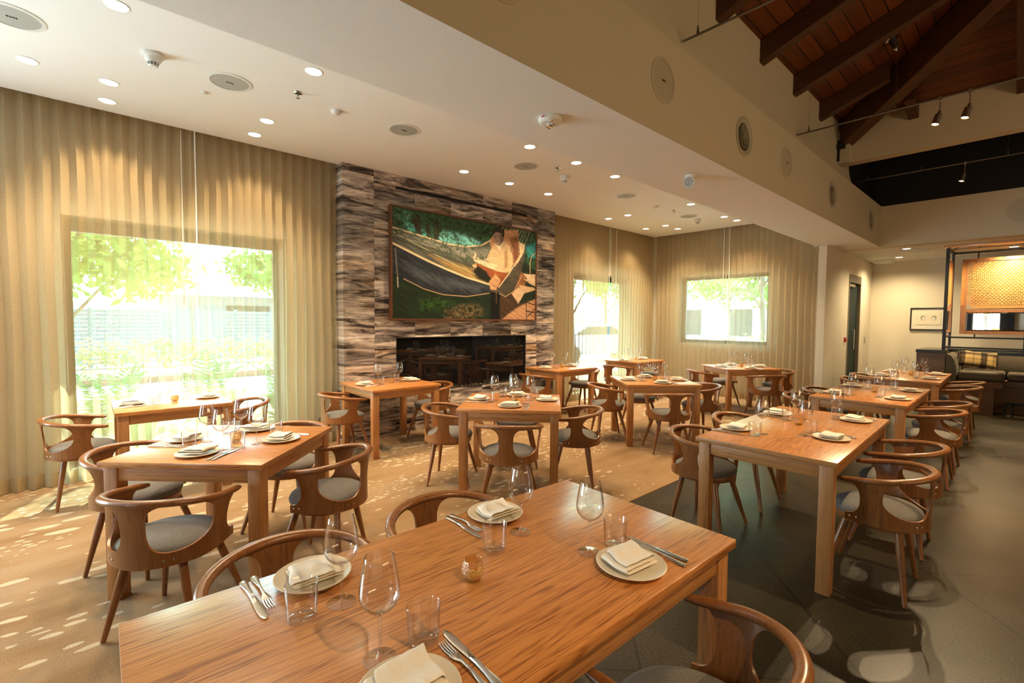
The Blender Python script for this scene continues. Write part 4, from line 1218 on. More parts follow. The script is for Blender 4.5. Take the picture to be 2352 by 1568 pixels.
CD = 'curved-arm wooden chair with grey seat '
CHAIRS = [
    # table, side, along, out, turn, label tail
    ('T1', 'L', 0.36, 0.150, 0, 'at the big table in front, carpet side, near end'),
    ('T1', 'L', -0.27, 0.150, 0, 'at the big table in front, carpet side, far end'),
    ('T1', 'R', 0.31, 0.120, 0, 'alone on the stone-floor side of the big table in front'),
    ('T2', 'F', 0.07, 0.155, 0, 'with its back turned, at the turned table near the big window'),
    ('T2', 'L', 0.00, 0.155, 0, 'on the big-window side of the turned table near the big window'),
    ('T2', 'R', 0.02, 0.155, 0, 'on the fireplace side of the turned table near the big window'),
    ('T2', 'B', -0.05, 0.155, 0, 'on the far side of the turned table near the big window'),
    ('T3', 'F', -0.02, 0.200, 0, 'alone by the curtain, near end of the table at the big window'),
    ('T3', 'B', 0.00, 0.140, 0, 'at the far end of the two-seat table against the big window'),
    ('T4', 'F', 0.02, 0.150, 0, 'at the curtain end of the table by the striped stone'),
    ('T4', 'B', 0.00, 0.150, 0, 'at the fireplace end of the table by the striped stone'),
    ('T5', 'L', 0.03, 0.155, 0, 'on the big-window side of the turned table facing the fireplace'),
    ('T5', 'F', 0.02, 0.155, 0, 'with its back turned, at the turned table facing the fireplace'),
    ('T5', 'R', 0.00, 0.150, 0, 'on the stone-floor side of the turned table facing the fireplace'),
    ('T5', 'B', 0.00, 0.155, 0, 'on the fireplace side of the turned table facing the fireplace'),
    ('T6', 'F', 0.04, 0.150, 0, 'at the fireplace end of the table just past the fireplace'),
    ('T6', 'B', 0.00, 0.150, 0, 'before the tall narrow window, at the table just past the fireplace'),
    ('T7', 'L', 0.00, 0.150, 0, 'on the fireplace side of the turned table in mid carpet'),
    ('T7', 'F', -0.01, 0.155, 0, 'with its back turned, at the turned table in mid carpet'),
    ('T7', 'R', 0.00, 0.160, 0, 'on the stone-floor side of the turned table in mid carpet'),
    ('T7', 'B', 0.00, 0.155, 0, 'on the far side of the turned table in mid carpet'),
    ('T8', 'F', 0.02, 0.16, 0, 'at the near end of the table in the curtained corner'),
    ('T8', 'B', 0.0, 0.14, 0, 'at the far end of the table in the curtained corner'),
    ('T9', 'L', 0.0, 0.20, 0, 'on the corner side of the table by the far square window'),
    ('T9', 'F', 0.08, 0.16, 0, 'with its back turned, at the table by the far square window'),
    ('T9', 'R', 0.0, 0.20, 0, 'on the white-pier side of the table by the far square window'),
    ('T9', 'B', 0.0, 0.155, 0, 'on the curtain side of the table by the far square window'),
    ('T10', 'L', 0.40, 0.130, 0, 'at the first long stone-floor table, carpet side, near end'),
    ('T10', 'L', -0.36, 0.130, 0, 'at the first long stone-floor table, carpet side, far end'),
    ('T10', 'R', -0.42, 0.135, 0, 'at the first long stone-floor table, aisle side, near end'),
    ('T10', 'R', 0.30, 0.135, 0, 'at the first long stone-floor table, aisle side, far end'),
    ('T11', 'L', 0.34, 0.130, 0, 'at the middle long stone-floor table, carpet side, near end'),
    ('T11', 'L', -0.38, 0.130, 0, 'at the middle long stone-floor table, carpet side, far end'),
    ('T11', 'R', -0.38, 0.130, 0, 'at the middle long stone-floor table, aisle side, near end'),
    ('T11', 'R', 0.30, 0.130, 0, 'at the middle long stone-floor table, aisle side, far end'),
    ('T12', 'L', 0.36, 0.130, 0, 'at the last long stone-floor table, corridor side, near end'),
    ('T12', 'L', -0.36, 0.130, 0, 'at the last long stone-floor table, corridor side, far end'),
    ('T12', 'R', -0.36, 0.130, 0, 'at the last long stone-floor table, aisle side, near end'),
    ('T12', 'R', 0.36, 0.130, 0, 'at the last long stone-floor table, aisle side, far end'),
]
for tk, side, al, out_, dr_, tail in CHAIRS:
    put_chair(tk, side, al, out_, dr_, 'curved-arm chair ' + tail, 'curved-arm dining chairs')

# ================================================================== tableware
TZ = 0.75
def proto(name, b, m, **kw):
    return b.build(name, m, None, **kw)
b = MB(); b.lathe([(0.045, 0.0), (0.062, 0.001), (0.085, 0.0055), (0.104, 0.0125), (0.1055, 0.015), (0.103, 0.0165), (0.086, 0.0098), (0.062, 0.0065), (0.01, 0.006)], 48)
plate0 = proto('dinner_plate', b, M['plate'])

def napkin_mesh(seed):
    rnd = random.Random(seed)
    layers = 3
    pts = []
    w = 0.066
    def arc(cx, cz, r, a0, a1, n=5):
        return [(cx + r * math.cos(a0 + (a1 - a0) * k / n), cz + r * math.sin(a0 + (a1 - a0) * k / n)) for k in range(n + 1)]
    pts += [(w, 0.003)] + [(w - 2 * w * k / 7, 0.003) for k in range(1, 7)]
    pts += arc(-w, 0.0075, 0.0045, -PI / 2, -3 * PI / 2)
    pts += [(-w + (1.9 * w) * k / 7, 0.012) for k in range(1, 7)]
    pts += arc(w * 0.93, 0.0165, 0.0045, -PI / 2, PI / 2)
    pts += [(w * 0.93 - (1.75 * w) * k / 7, 0.021) for k in range(1, 8)]
    rows = []
    NY = 12
    for j in range(NY + 1):
        t = j / NY * 2 - 1
        row = []
        for i, (x, z) in enumerate(pts):
            k = z / 0.021
            sk = 0.012 * k * t + (0.004 * math.sin(3 * t + seed))
            yy = t * (0.058 - 0.004 * k) + 0.010 * k
            zz = z + 0.0022 * math.sin(9 * x / w + seed + k) * k + 0.002 * math.cos(4 * t + seed) * k + 0.004 * k * t * t * (0.5 + 0.5 * math.sin(seed))
            row.append((x + sk, yy, zz))
        rows.append(row)
    b = MB(); b.grid(rows)
    return b
naps = []
for sd in range(4):
    naps.append(napkin_mesh(sd * 1.7).build('folded_napkin', M['napkin'], None, solid=0.0034, sub=1))

wine0 = empty('wine_glass')
b = MB()
b.lathe([(0.0370, 0.0003), (0.0375, 0.0008), (0.034, 0.0018), (0.015, 0.0036), (0.0065, 0.007), (0.0042, 0.013), (0.0034, 0.03), (0.0034, 0.085), (0.0042, 0.098), (0.0075, 0.104), (0.0100, 0.1055), (0.0005, 0.1075)], 32, cap=False)
b.build('stem_and_foot', M['solidglass'], wine0)
b = MB()
b.lathe([(0.0100, 0.1057), (0.0165, 0.109), (0.0290, 0.118), (0.0390, 0.130), (0.0438, 0.143), (0.0445, 0.152), (0.0430, 0.170), (0.0395, 0.195), (0.0350, 0.218), (0.0318, 0.233), (0.0312, 0.2338), (0.0306, 0.233), (0.0338, 0.218), (0.0383, 0.195), (0.0418, 0.170), (0.0433, 0.152), (0.0426, 0.143), (0.0378, 0.131), (0.0278, 0.1195), (0.015, 0.1115), (0.002, 0.109)], 40, cap=False)
b.build('glass_bowl', M['glass'], wine0)
proto_done(wine0)
b = MB()
b.lathe([(0.002, 0.0012), (0.031, 0.0012), (0.033, 0.0004), (0.0345, 0.002), (0.0352, 0.006), (0.0375, 0.045), (0.0398, 0.0885), (0.0392, 0.0893), (0.0386, 0.0885), (0.0362, 0.045), (0.0340, 0.010), (0.030, 0.0075), (0.002, 0.0070)], 40, cap=False)
tumb0 = proto('water_tumbler', b, M['tglass'])

# amber crackled candle glass with its tea light
m_, nt, out = mat('amber_crackle_glass')
tr = N(nt, 'BsdfTransparent'); tr.inputs['Color'].default_value = (0.95, 0.84, 0.62, 1)
gl = N(nt, 'BsdfGlossy'); gl.inputs['Roughness'].default_value = 0.12; gl.inputs['Color'].default_value = (1, 0.9, 0.75, 1)
vo = N(nt, 'TexVoronoi'); vo.feature = 'DISTANCE_TO_EDGE'; vo.inputs['Scale'].default_value = 210
Lk(nt, coords(nt), vo.inputs['Vector'])
bp = N(nt, 'Bump'); bp.inputs['Strength'].default_value = 0.9; bp.inputs['Distance'].default_value = 0.003; Lk(nt, vo.outputs['Distance'], bp.inputs['Height'])
fr = N(nt, 'LayerWeight'); fr.inputs['Blend'].default_value = 0.35
Lk(nt, bp.outputs[0], gl.inputs['Normal']); Lk(nt, bp.outputs[0], fr.inputs['Normal'])
mu = N(nt, 'Math', operation='MULTIPLY_ADD'); mu.inputs[1].default_value = 0.75; mu.inputs[2].default_value = 0.06; mu.use_clamp = True
Lk(nt, fr.outputs['Facing'], mu.inputs[0])
mx = N(nt, 'MixShader'); Lk(nt, mu.outputs[0], mx.inputs[0]); Lk(nt, tr.outputs[0], mx.inputs[1]); Lk(nt, gl.outputs[0], mx.inputs[2])
Lk(nt, mx.outputs[0], out.inputs['Surface'])
M['amber'] = m_
votive0 = empty('votive_holder')
b = MB(); b.lathe([(0.002, 0.001), (0.0225, 0.0004), (0.0255, 0.003), (0.0305, 0.016), (0.0325, 0.030), (0.0305, 0.045), (0.0262, 0.056), (0.0264, 0.060), (0.0245, 0.0605), (0.0235, 0.056), (0.0275, 0.044), (0.0295, 0.030), (0.027, 0.016), (0.022, 0.007), (0.002, 0.006)], 32, cap=False)
b.build('glass_cup', M['amber'], votive0)
b = MB(); b.lathe([(0.018, 0.0075), (0.0185, 0.018), (0.016, 0.0185), (0.0015, 0.017), (0.001, 0.023)], 20)
b.build('tea_light', plain('ivory_wax', (0.75, 0.6, 0.36), 0.6), votive0)
proto_done(votive0)

def sweep_cutlery(name, secs, extra=None):
    """secs: (y, half width, z, half thickness)"""
    b = MB(); rows = []
    for y, w, z, h in secs:
        rows.append([(-w, y, z), (-w * 0.7, y, z + h * .8), (0, y, z + h), (w * 0.7, y, z + h * .8), (w, y, z), (w * 0.7, y, z - h * .7), (-w * 0.7, y, z - h * .7), (-w, y, z)])
    b.grid(rows)
    n = len(rows)
    b.add(rows[0][:-1], [tuple(range(7))]); b.add(rows[-1][:-1], [tuple(range(7))])
    if extra: extra(b)
    return b.build(name, M['steel'], None, weld=0.0002)
knife0 = sweep_cutlery('table_knife', [(-0.108, 0.003, 0.003, 0.002), (-0.106, 0.0085, 0.003, 0.0028), (-0.09, 0.0105, 0.003, 0.003), (-0.06, 0.0075, 0.0035, 0.0032), (-0.02, 0.0062, 0.0045, 0.004), (-0.004, 0.0065, 0.0045, 0.004), (0.0, 0.0078, 0.004, 0.0012), (0.03, 0.0092, 0.0035, 0.0009), (0.075, 0.0105, 0.003, 0.0008), (0.10, 0.0088, 0.003, 0.0008), (0.112, 0.0045, 0.003, 0.0006), (0.115, 0.001, 0.003, 0.0004)])
def tines(b):
    for i in range(4):
        x = (i - 1.5) * 0.0062
        b.tube([(x * 0.9, 0.048, 0.0048), (x, 0.065, 0.0035), (x, 0.082, 0.0038), (x * 0.97, 0.098, 0.0075)], [0.0019, 0.0018, 0.0016, 0.0007], 6, [0.001, 0.001, 0.0009, 0.0005])
fork0 = sweep_cutlery('table_fork', [(-0.100, 0.003, 0.003, 0.0018), (-0.098, 0.0085, 0.003, 0.002), (-0.084, 0.0105, 0.003, 0.0022), (-0.055, 0.006, 0.0045, 0.0022), (-0.015, 0.0032, 0.009, 0.0022), (0.015, 0.0035, 0.0085, 0.002), (0.03, 0.0090, 0.0055, 0.0014), (0.042, 0.0118, 0.0045, 0.0012), (0.050, 0.0118, 0.0042, 0.001)], tines)

PROTO = {'plate': plate0, 'wine': wine0, 'tumbler': tumb0, 'knife': knife0, 'fork': fork0, 'votive': votive0}
_first = {}
_nap_i = [0]

def place(kind, x, y, z, rz, label, cat, group):
    if kind == 'napkin':
        src = naps[_nap_i[0] % 4]; key = 'n%d' % (_nap_i[0] % 4); _nap_i[0] += 1
    else:
        src = PROTO[kind]; key = kind
    if key not in _first:
        o = src; _first[key] = 1
    else:
        o = copy_tree(src)
    o.location = (x, y, z); o.rotation_euler = (0, 0, rz)
    tag(o, label, cat, group)
    return o

SD = {  # seat descriptions
    ('T1', 'L', 0): 'carpet side near end', ('T1', 'L', 1): 'carpet side far end', ('T1', 'R', 0): 'stone-floor side near end', ('T1', 'R', 1): 'stone-floor side far end',
    ('T2', 'F', 0): 'near side', ('T2', 'L', 0): 'window side', ('T2', 'R', 0): 'fireplace side', ('T2', 'B', 0): 'far side',
    ('T3', 'F', 0): 'near end', ('T3', 'B', 0): 'far end', ('T4', 'F', 0): 'curtain end', ('T4', 'B', 0): 'fireplace end',
    ('T5', 'F', 0): 'near side', ('T5', 'L', 0): 'window side', ('T5', 'R', 0): 'stone-floor side', ('T5', 'B', 0): 'fireplace side',
    ('T6', 'F', 0): 'fireplace end', ('T6', 'B', 0): 'window end', ('T7', 'F', 0): 'near side', ('T7', 'L', 0): 'fireplace side', ('T7', 'R', 0): 'stone-floor side', ('T7', 'B', 0): 'far side',
    ('T8', 'F', 0): 'near end', ('T8', 'B', 0): 'far end', ('T9', 'F', 0): 'near side', ('T9', 'L', 0): 'corner side', ('T9', 'R', 0): 'pier side', ('T9', 'B', 0): 'curtain side',
}
for tk in ('T10', 'T11', 'T12'):
    for sd, nm in (('L', 'carpet side' if tk != 'T12' else 'corridor side'), ('R', 'aisle side')):
        for i, e in ((0, 'near end'), (1, 'far end')):
            SD[(tk, sd, i)] = nm + ' ' + e
# measured positions: plate, wine glass, tumbler
FIX = {
    ('T1', 'L', 0): ((-1.365, 0.466), (-1.193, 0.480), (-1.198, 0.380)), ('T1', 'L', 1): ((-1.352, 1.145), (-1.181, 1.117), (-1.143, 0.966)),
    ('T1', 'R', 1): ((-0.790, 1.213), (-0.929, 1.187), (-0.905, 1.293)), ('T1', 'R', 0): ((-0.800, 0.455), (-0.934, 0.460), (-0.920, 0.562)),
    ('T10', 'L', 0): ((-1.353, 3.345), (-1.180, 3.335), (-1.190, 3.245)), ('T10', 'L', 1): ((-1.349, 4.152), (-1.189, 4.055), (-1.215, 3.95)),
    ('T10', 'R', 1): ((-0.861, 4.324), (-0.977, 4.282), (-1.000, 4.393)), ('T10', 'R', 0): ((-0.830, 3.533), (-0.973, 3.505), (-0.968, 3.623)),
}
FIXL = {  # local (along, inward) offsets from the table centre for the turned tables: plate, wine, tumbler in table axes
    ('T5', 'L', 0): ((-0.32, 0.05), (-0.17, 0.02), (-0.20, -0.08)), ('T5', 'F', 0): ((0.0, -0.28), (0.02, -0.10), (0.13, -0.15)),
    ('T5', 'R', 0): ((0.32, 0.08), (0.16, 0.06), (0.20, 0.18)), ('T5', 'B', 0): ((0.02, 0.32), (-0.01, 0.17), (-0.11, 0.24)),
    ('T2', 'L', 0): ((-0.31, 0.02), (-0.15, 0.0), (-0.19, -0.10)), ('T2', 'F', 0): ((-0.02, -0.27), (0.05, -0.17), (0.12, -0.13)),
    ('T2', 'R', 0): ((0.28, 0.05), (0.17, -0.03), (0.18, 0.17)), ('T2', 'B', 0): ((-0.02, 0.31), (-0.04, 0.16), (-0.16, 0.22)),
}
rj = random.Random(11)

def setting(tk, side, idx, along):
    t = TB[tk]
    c, n = norm_side(t, side)
    tan = Vector((-n.y, n.x, 0))
    base = c + tan * along
    f = -n; r = Vector((f.y, -f.x, 0))
    rzf = math.atan2(-f.x, f.y)
    j = lambda s: rj.uniform(-s, s)
    key = (tk, side, idx)
    if key in FIX:
        pl, wi, tu = [Vector((p[0], p[1], 0)) for p in FIX[key]]
    elif key in FIXL:
        a = R(t[2])
        pl, wi, tu = [Vector((t[0] + p[0] * math.cos(a) - p[1] * math.sin(a), t[1] + p[0] * math.sin(a) + p[1] * math.cos(a), 0)) for p in FIXL[key]]
    else:
        pl = base + f * 0.125 + r * j(.01); wi = base + f * (0.285 + j(.010)) + r * (0.0 + j(.02)); tu = base + f * (0.275 + j(.012)) + r * (0.105 + j(.012))
    desc = SD[key] + ' of ' + t[6]
    place('plate', pl.x, pl.y, TZ, 0, 'cream plate, ' + desc, 'plate', 'cream dinner plates')
    place('napkin', pl.x + f.x * 0.004, pl.y + f.y * 0.004, TZ + 0.0155, rzf + R(j(7)) + (PI if rj.random() < .4 else 0), 'folded napkin on a plate, ' + desc, 'napkin', 'folded napkins on the plates')
    place('wine', wi.x, wi.y, TZ, 0, 'stemmed wine glass, ' + desc, 'wine glass', 'stemmed wine glasses')
    place('tumbler', tu.x, tu.y, TZ, 0, 'clear water tumbler, ' + desc, 'tumbler', 'water tumblers')
    k = base + r * 0 ; off = 0.157
    ctr = pl + r * off
    kc = ctr + f * 0.005; fc = pl + r * (off - 0.026)
    place('knife', kc.x, kc.y, TZ, rzf + R(j(2)), 'steel knife by the plate, ' + desc, 'knife', 'table knives')
    fc = fc - f * 0.012
    place('fork', fc.x, fc.y, TZ, rzf + R(j(3)), 'steel fork by the plate, ' + desc, 'fork', 'table forks')

for tk in ('T1', 'T10', 'T11', 'T12'):
    for side in ('L', 'R'):
        for idx in (0, 1):
            # tangent runs from the far end to the near end on the window side and back on the other
            s = 1 if side == 'L' else -1
            al = s * (0.40 if idx == 0 else -0.40)
            setting(tk, side, idx, al)
for tk in ('T2', 'T5', 'T7', 'T9'):
    for side in 'FLRB':
        setting(tk, side, 0, 0.0)
for tk in ('T3', 'T4', 'T6', 'T8'):
    for side in 'FB':
        setting(tk, side, 0, -0.04 if side == 'F' else 0.04)
VP = {'T1': (-1.052, 0.808), 'T10': (-1.107, 3.847), 'T3': None}
for tk, t in TB.items():
    x, y = VP.get(tk) or (t[0] + 0.01, t[1] + 0.02)
    place('votive', x, y, TZ, 0, 'amber crackled candle glass in the middle of ' + t[6], 'candle holder', 'amber candle glasses')
# ================================================================== ceiling fixtures
def text_mesh(s, size, extr=0.0006):
    cu = bpy.data.curves.new('lettering', 'FONT'); cu.body = s; cu.size = size; cu.extrude = extr; cu.align_x = 'CENTER'; cu.align_y = 'CENTER'; cu.resolution_u = 3
    o = bpy.data.objects.new('lettering', cu); COL.objects.link(o)
    dg = bpy.context.evaluated_depsgraph_get(); dg.update()
    me = bpy.data.meshes.new_from_object(o.evaluated_get(dg))
    bpy.data.objects.remove(o); bpy.data.curves.remove(cu)
    return me

DL = [(-3.70, 0.17, 'before the dropped soffit, the one closest to the camera'), (-4.92, -0.28, 'alone at the near end of the ceiling'), (-4.93, 0.17, 'of the first pair near the curtain, farther from the curtain'), (-5.36, 0.17, 'of the first pair, beside the curtain'),
      (-3.66, 1.295, 'beside the soffit, above the turned table near the window'), (-4.86, 1.29, 'of the second pair, farther from the curtain'), (-5.30, 1.29, 'of the second pair, beside the curtain'),
      (-3.64, 3.53, 'beside the soffit, level with the painting'), (-3.63, 4.28, 'beside the soffit, level with the fireplace end'), (-4.80, 3.52, 'before the stone wall, nearer the painting'),
      (-4.79, 4.27, 'before the stone wall, middle of three'), (-4.79, 5.03, 'before the stone wall, far one of three'), (-3.63, 5.04, 'beside the soffit, just past the fireplace'),
      (-4.78, 7.03, 'above the corner table, closer to the room'), (-5.18, 7.02, 'above the tall narrow window'), (-5.22, 8.31, 'in the corner beside the curtain'),
      (-4.79, 8.31, 'in the corner, second from the curtain'), (-4.78, 8.76, 'in the corner near the far curtain'), (-3.65, 7.08, 'above the table by the far square window'), (-3.68, 8.34, 'before the far square window'), (-3.65, 8.80, 'closest to the far square window')]
def make_downlight():
    root = empty('recessed_downlight')
    b = MB(); b.lathe([(0.066, 0.0), (0.066, -0.003), (0.060, -0.004), (0.055, 0.0005)], 28, cap=False)
    b.build('trim_ring', M['white'], root)
    b = MB(); b.lathe([(0.0005, -0.0012), (0.0555, -0.0012)], 28, cap=False)
    b.build('lens', M['lamp'], root)
    return root
dl0 = make_downlight(); proto_done(dl0)
spot_d = bpy.data.lights.new('downlight_beam', 'SPOT')
spot_d.energy = SPOT; spot_d.color = (1.0, 0.74, 0.44); spot_d.spot_size = R(104); spot_d.spot_blend = 0.55; spot_d.shadow_soft_size = 0.045
for i, (x, y, w) in enumerate(DL):
    o = dl0 if i == 0 else copy_tree(dl0)
    o.location = (x, y, CZ - 0.0002)
    tag(o, 'lit round ceiling downlight ' + w, 'light', 'recessed ceiling downlights')
    l = bpy.data.objects.new('downlight_beam', spot_d); COL.objects.link(l); l.location = (x, y, CZ - 0.012)
dl2 = [(-1.50, 10.66, 'over the corridor, closer to the bulkhead'), (-1.79, 11.95, 'over the corridor, near the end wall')]
for x, y, w in dl2 + [(-0.39, 11.36, 'over the booth, next to the glossy wood panel'), (-0.23, 11.62, 'over the booth, behind the black screen')]:
    o = copy_tree(dl0); o.location = (x, y, SZ - 0.0002)
    tag(o, 'lit round ceiling downlight ' + w, 'light', 'corridor downlights')
    l = bpy.data.objects.new('corridor_beam', spot_d if False else bpy.data.lights.new('corridor_beam', 'SPOT')); COL.objects.link(l); l.location = (x, y, SZ - 0.012)
    l.data.energy = BOOTH; l.data.color = (1.0, 0.76, 0.42); l.data.spot_size = R(150); l.data.spot_blend = 0.9; l.data.shadow_soft_size = 0.04

def rot_face(axis):
    """matrix turning a fixture built for a ceiling (facing -z) to face +x or -y"""
    if axis == 'x': return (0, R(-90), 0)
    if axis == 'y': return (R(-90), 0, 0)
    return (0, 0, 0)
def make_speaker(r, ring, grille, logo=True):
    root = empty('ceiling_speaker')
    b = MB(); b.lathe([(r, 0.0), (r, -0.004), (r * 0.86, -0.007), (r * 0.855, -0.003)], 40, cap=False); b.build('speaker_trim', ring, root)
    b = MB(); b.lathe([(0.0005, -0.006), (r * 0.6, -0.0055), (r * 0.86, -0.0035)], 40, cap=False); b.build('speaker_grille', grille, root)
    if logo:
        me = text_mesh('BOSE', 0.022, 0.0008)
        me.transform(Matrix.Translation((0, 0, -0.0072)) @ Matrix.Rotation(PI, 4, 'X') @ Matrix.Rotation(R(-90), 4, 'Z'))
        me.materials.append(M['black'])
        o = bpy.data.objects.new('speaker_logo', me); COL.objects.link(o); o.parent = root
    return root
sp0 = make_speaker(0.155, M['white'], M['grille']); proto_done(sp0)
for i, (x, y, w) in enumerate([(-4.27, -0.30, 'at the near end, largest in view'), (-4.27, 0.87, 'between the smoke detector and the sprinkler'), (-4.16, 2.33, 'above the near end of the painting'), (-4.12, 3.93, 'above the far end of the painting'), (-4.06, 5.92, 'past the fireplace'), (-4.08, 7.84, 'near the far square window')]):
    o = sp0 if i == 0 else copy_tree(sp0); o.location = (x, y, CZ - 0.0002)
    tag(o, 'round grey ceiling speaker ' + w, 'speaker', 'round ceiling speakers')
# face of the bulkhead: plain discs and ring diffusers
sb0 = make_speaker(0.155, M['bplate'], M['bgrille'], False); sb0.name = 'wall_speaker'
me = text_mesh('BOSE', 0.02, 0.0008); me.transform(Matrix.Translation((0, 0, -0.0072)) @ Matrix.Rotation(PI, 4, 'X') @ Matrix.Rotation(R(90), 4, 'Z')); me.materials.append(M['black'])
o = bpy.data.objects.new('speaker_logo', me); COL.objects.link(o); o.parent = sb0
proto_done(sb0)
for i, (y, w) in enumerate([(1.52, 'at the top edge of the view'), (3.01, 'before the first ring vent'), (5.48, 'between the ring vents')]):
    o = sb0 if i == 0 else copy_tree(sb0); o.location.z = 0
    o.location = (XF + 0.0003, y, 3.17 if i else 3.19); o.rotation_euler = rot_face('x')
    tag(o, 'beige round speaker set in the long bulkhead ' + w, 'speaker', 'bulkhead speakers')
o = copy_tree(sb0); o.location = (-0.115, 10.12 - 0.0003, 3.15); o.rotation_euler = (R(-90), 0, R(0)); o.scale = (1.25, 1.25, 1.25)
tag(o, 'round pale speaker set in the end bulkhead above the booth', 'speaker')
def make_vent():
    root = empty('ring_air_vent')
    b = MB(); b.lathe([(0.172, 0.0), (0.172, -0.006), (0.160, -0.012), (0.145, -0.010), (0.126, 0.004), (0.120, 0.050)], 44, cap=False); b.build('vent_flange', M['beige'], root)
    b = MB(); b.lathe([(0.002, 0.055), (0.122, 0.055)], 40, cap=False); b.build('vent_throat', M['dark'], root)
    b = MB()
    for r in (0.098, 0.066, 0.036):
        b.lathe([(r, -0.010), (r - 0.003, -0.011), (r - 0.010, 0.022), (r - 0.006, 0.022), (r, -0.010)], 36, cap=False)
    b.bar((-0.12, 0, 0.018), (0.12, 0, 0.018), 0.008, 0.01); b.bar((0, -0.12, 0.018), (0, 0.12, 0.018), 0.008, 0.01)
    b.build('vent_rings', M['beige'], root)
    return root
rv0 = make_vent(); proto_done(rv0)
for i, (y, w) in enumerate([(4.39, 'first and largest'), (7.18, 'after the beige speakers'), (9.38, 'last, next to the end bulkhead')]):
    o = rv0 if i == 0 else copy_tree(rv0); o.location = (XF + 0.0004, y, 3.15); o.rotation_euler = rot_face('x')
    tag(o, 'round air vent with rings in the long bulkhead, ' + w, 'air vent', 'ring air vents')

def make_smoke():
    root = empty('smoke_detector')
    b = MB(); b.lathe([(0.062, 0), (0.064, -0.006), (0.062, -0.022), (0.052, -0.026)], 28); b.build('detector_base', M['white'], root)
    b = MB(); b.lathe([(0.050, -0.024), (0.047, -0.045), (0.034, -0.062)], 28, cap=False); b.lathe([(0.030, -0.078), (0.024, -0.088), (0.001, -0.090)], 28, cap=False)
    for k in range(10):
        a = 2 * PI * k / 10
        b.bar((0.034 * math.cos(a), 0.034 * math.sin(a), -0.060), (0.029 * math.cos(a), 0.029 * math.sin(a), -0.080), 0.005, 0.004)
    b.lathe([(0.033, -0.069), (0.033, -0.071), (0.031, -0.071), (0.031, -0.069)], 28, cap=False)
    b.build('detector_head', M['white'], root)
    b = MB(); b.lathe([(0.0265, -0.062), (0.024, -0.080)], 20); b.build('sensor_chamber', M['black'], root)
    return root
sm0 = make_smoke(); proto_done(sm0)
for i, (x, y, w) in enumerate([(-4.20, 0.385, 'near the first curtain lights'), (-4.07, 4.57, 'beside a sprinkler above the fireplace'), (-4.09, 8.19, 'near the far curtain')]):
    o = sm0 if i == 0 else copy_tree(sm0); o.location = (x, y, CZ - 0.0002)
    tag(o, 'white smoke detector on the ceiling ' + w, 'smoke detector', 'smoke detectors')
def make_sprinkler():
    root = empty('fire_sprinkler')
    b = MB(); b.lathe([(0.036, 0), (0.034, -0.004), (0.020, -0.008), (0.019, 0)], 24); b.build('escutcheon', M['chrome'], root)
    b = MB(); b.lathe([(0.007, 0), (0.007, -0.025)], 10); b.tube([(0.007, 0, -0.012), (0.012, 0, -0.022), (0.004, 0, -0.042)], 0.002, 6); b.tube([(-0.007, 0, -0.012), (-0.012, 0, -0.022), (-0.004, 0, -0.042)], 0.002, 6)
    b.lathe([(0.001, -0.042), (0.016, -0.043), (0.016, -0.045), (0.001, -0.046)], 12); b.build('sprinkler_head', M['nickel'], root)
    return root
fs0 = make_sprinkler(); proto_done(fs0)
for i, (x, y, w) in enumerate([(-4.085, 1.32, 'between two round speakers'), (-3.90, 4.26, 'beside a smoke detector, above the fireplace'), (-4.04, 7.27, 'toward the far curtain')]):
    o = fs0 if i == 0 else copy_tree(fs0); o.location = (x, y, CZ - 0.0002)
    tag(o, 'small chrome sprinkler head on the ceiling ' + w, 'sprinkler', 'ceiling sprinklers')
b0 = MB(); b0.lathe([(0.022, 0), (0.022, -0.012), (0.019, -0.016), (0.001, -0.0165)], 20)
o = b0.build('ceiling_sensor', M['white']); o.location = (-4.6, 0.755, CZ - .0002); tag(o, 'tiny white button sensor on the ceiling beside a round speaker', 'sensor')
b0 = MB(); b0.lathe([(0.045, 0), (0.045, -0.012), (0.036, -0.028), (0.022, -0.036), (0.001, -0.037)], 24)
o = b0.build('ceiling_sensor', M['white']); o.location = (-4.20, 1.68, CZ - .0002); tag(o, 'white dome sensor on the ceiling before the painting', 'sensor')
o2 = o.copy(); COL.objects.link(o2); o2.location = (-4.09, 6.79, CZ - .0002); tag(o2, 'white dome sensor on the ceiling toward the far corner', 'sensor')
# strobe alarm and emergency lamp on the soffit
root = empty('alarm_strobe', (-2.128, 2.245, SZ)); tag(root, 'round white alarm strobe with clear lens under the soffit', 'alarm')
b = MB(); b.lathe([(0.075, 0), (0.078, -0.004), (0.076, -0.022), (0.066, -0.034), (0.055, -0.038), (0.001, -0.039)], 36); b.build('alarm_body', M['white'], root)
b = MB(); b.lathe([(0.027, -0.039), (0.026, -0.052), (0.016, -0.060), (0.001, -0.061)], 24); b.build('strobe_lens', M['chrome'], root)
me = text_mesh('FIRE', 0.021, 0.0006)
me.transform(Matrix.Rotation(R(-6), 4, 'Z') @ Matrix.Translation((0.02, -0.0768, -0.013)) @ Matrix.Rotation(R(96), 4, 'X')); me.materials.append(M['red'])
o = bpy.data.objects.new('alarm_lettering', me); COL.objects.link(o); o.parent = root
b = MB(); b.box(0.035, 0.05, -0.045, -0.025, -0.041, -0.037); b.build('alarm_window', M['chrome'], root, smooth=False)
root = empty('emergency_lamp', (-2.085, 4.022, SZ)); tag(root, 'white emergency spotlight head fixed under the soffit', 'light')
b = MB(); b.lathe([(0.045, 0), (0.045, -0.018), (0.03, -0.026)], 24); b.build('lamp_base', M['white'], root)
Mx = Matrix.Translation((0.0, 0.0, -0.055)) @ Vector((0.15, -0.95, -0.25)).to_track_quat('Z', 'Y').to_matrix().to_4x4()
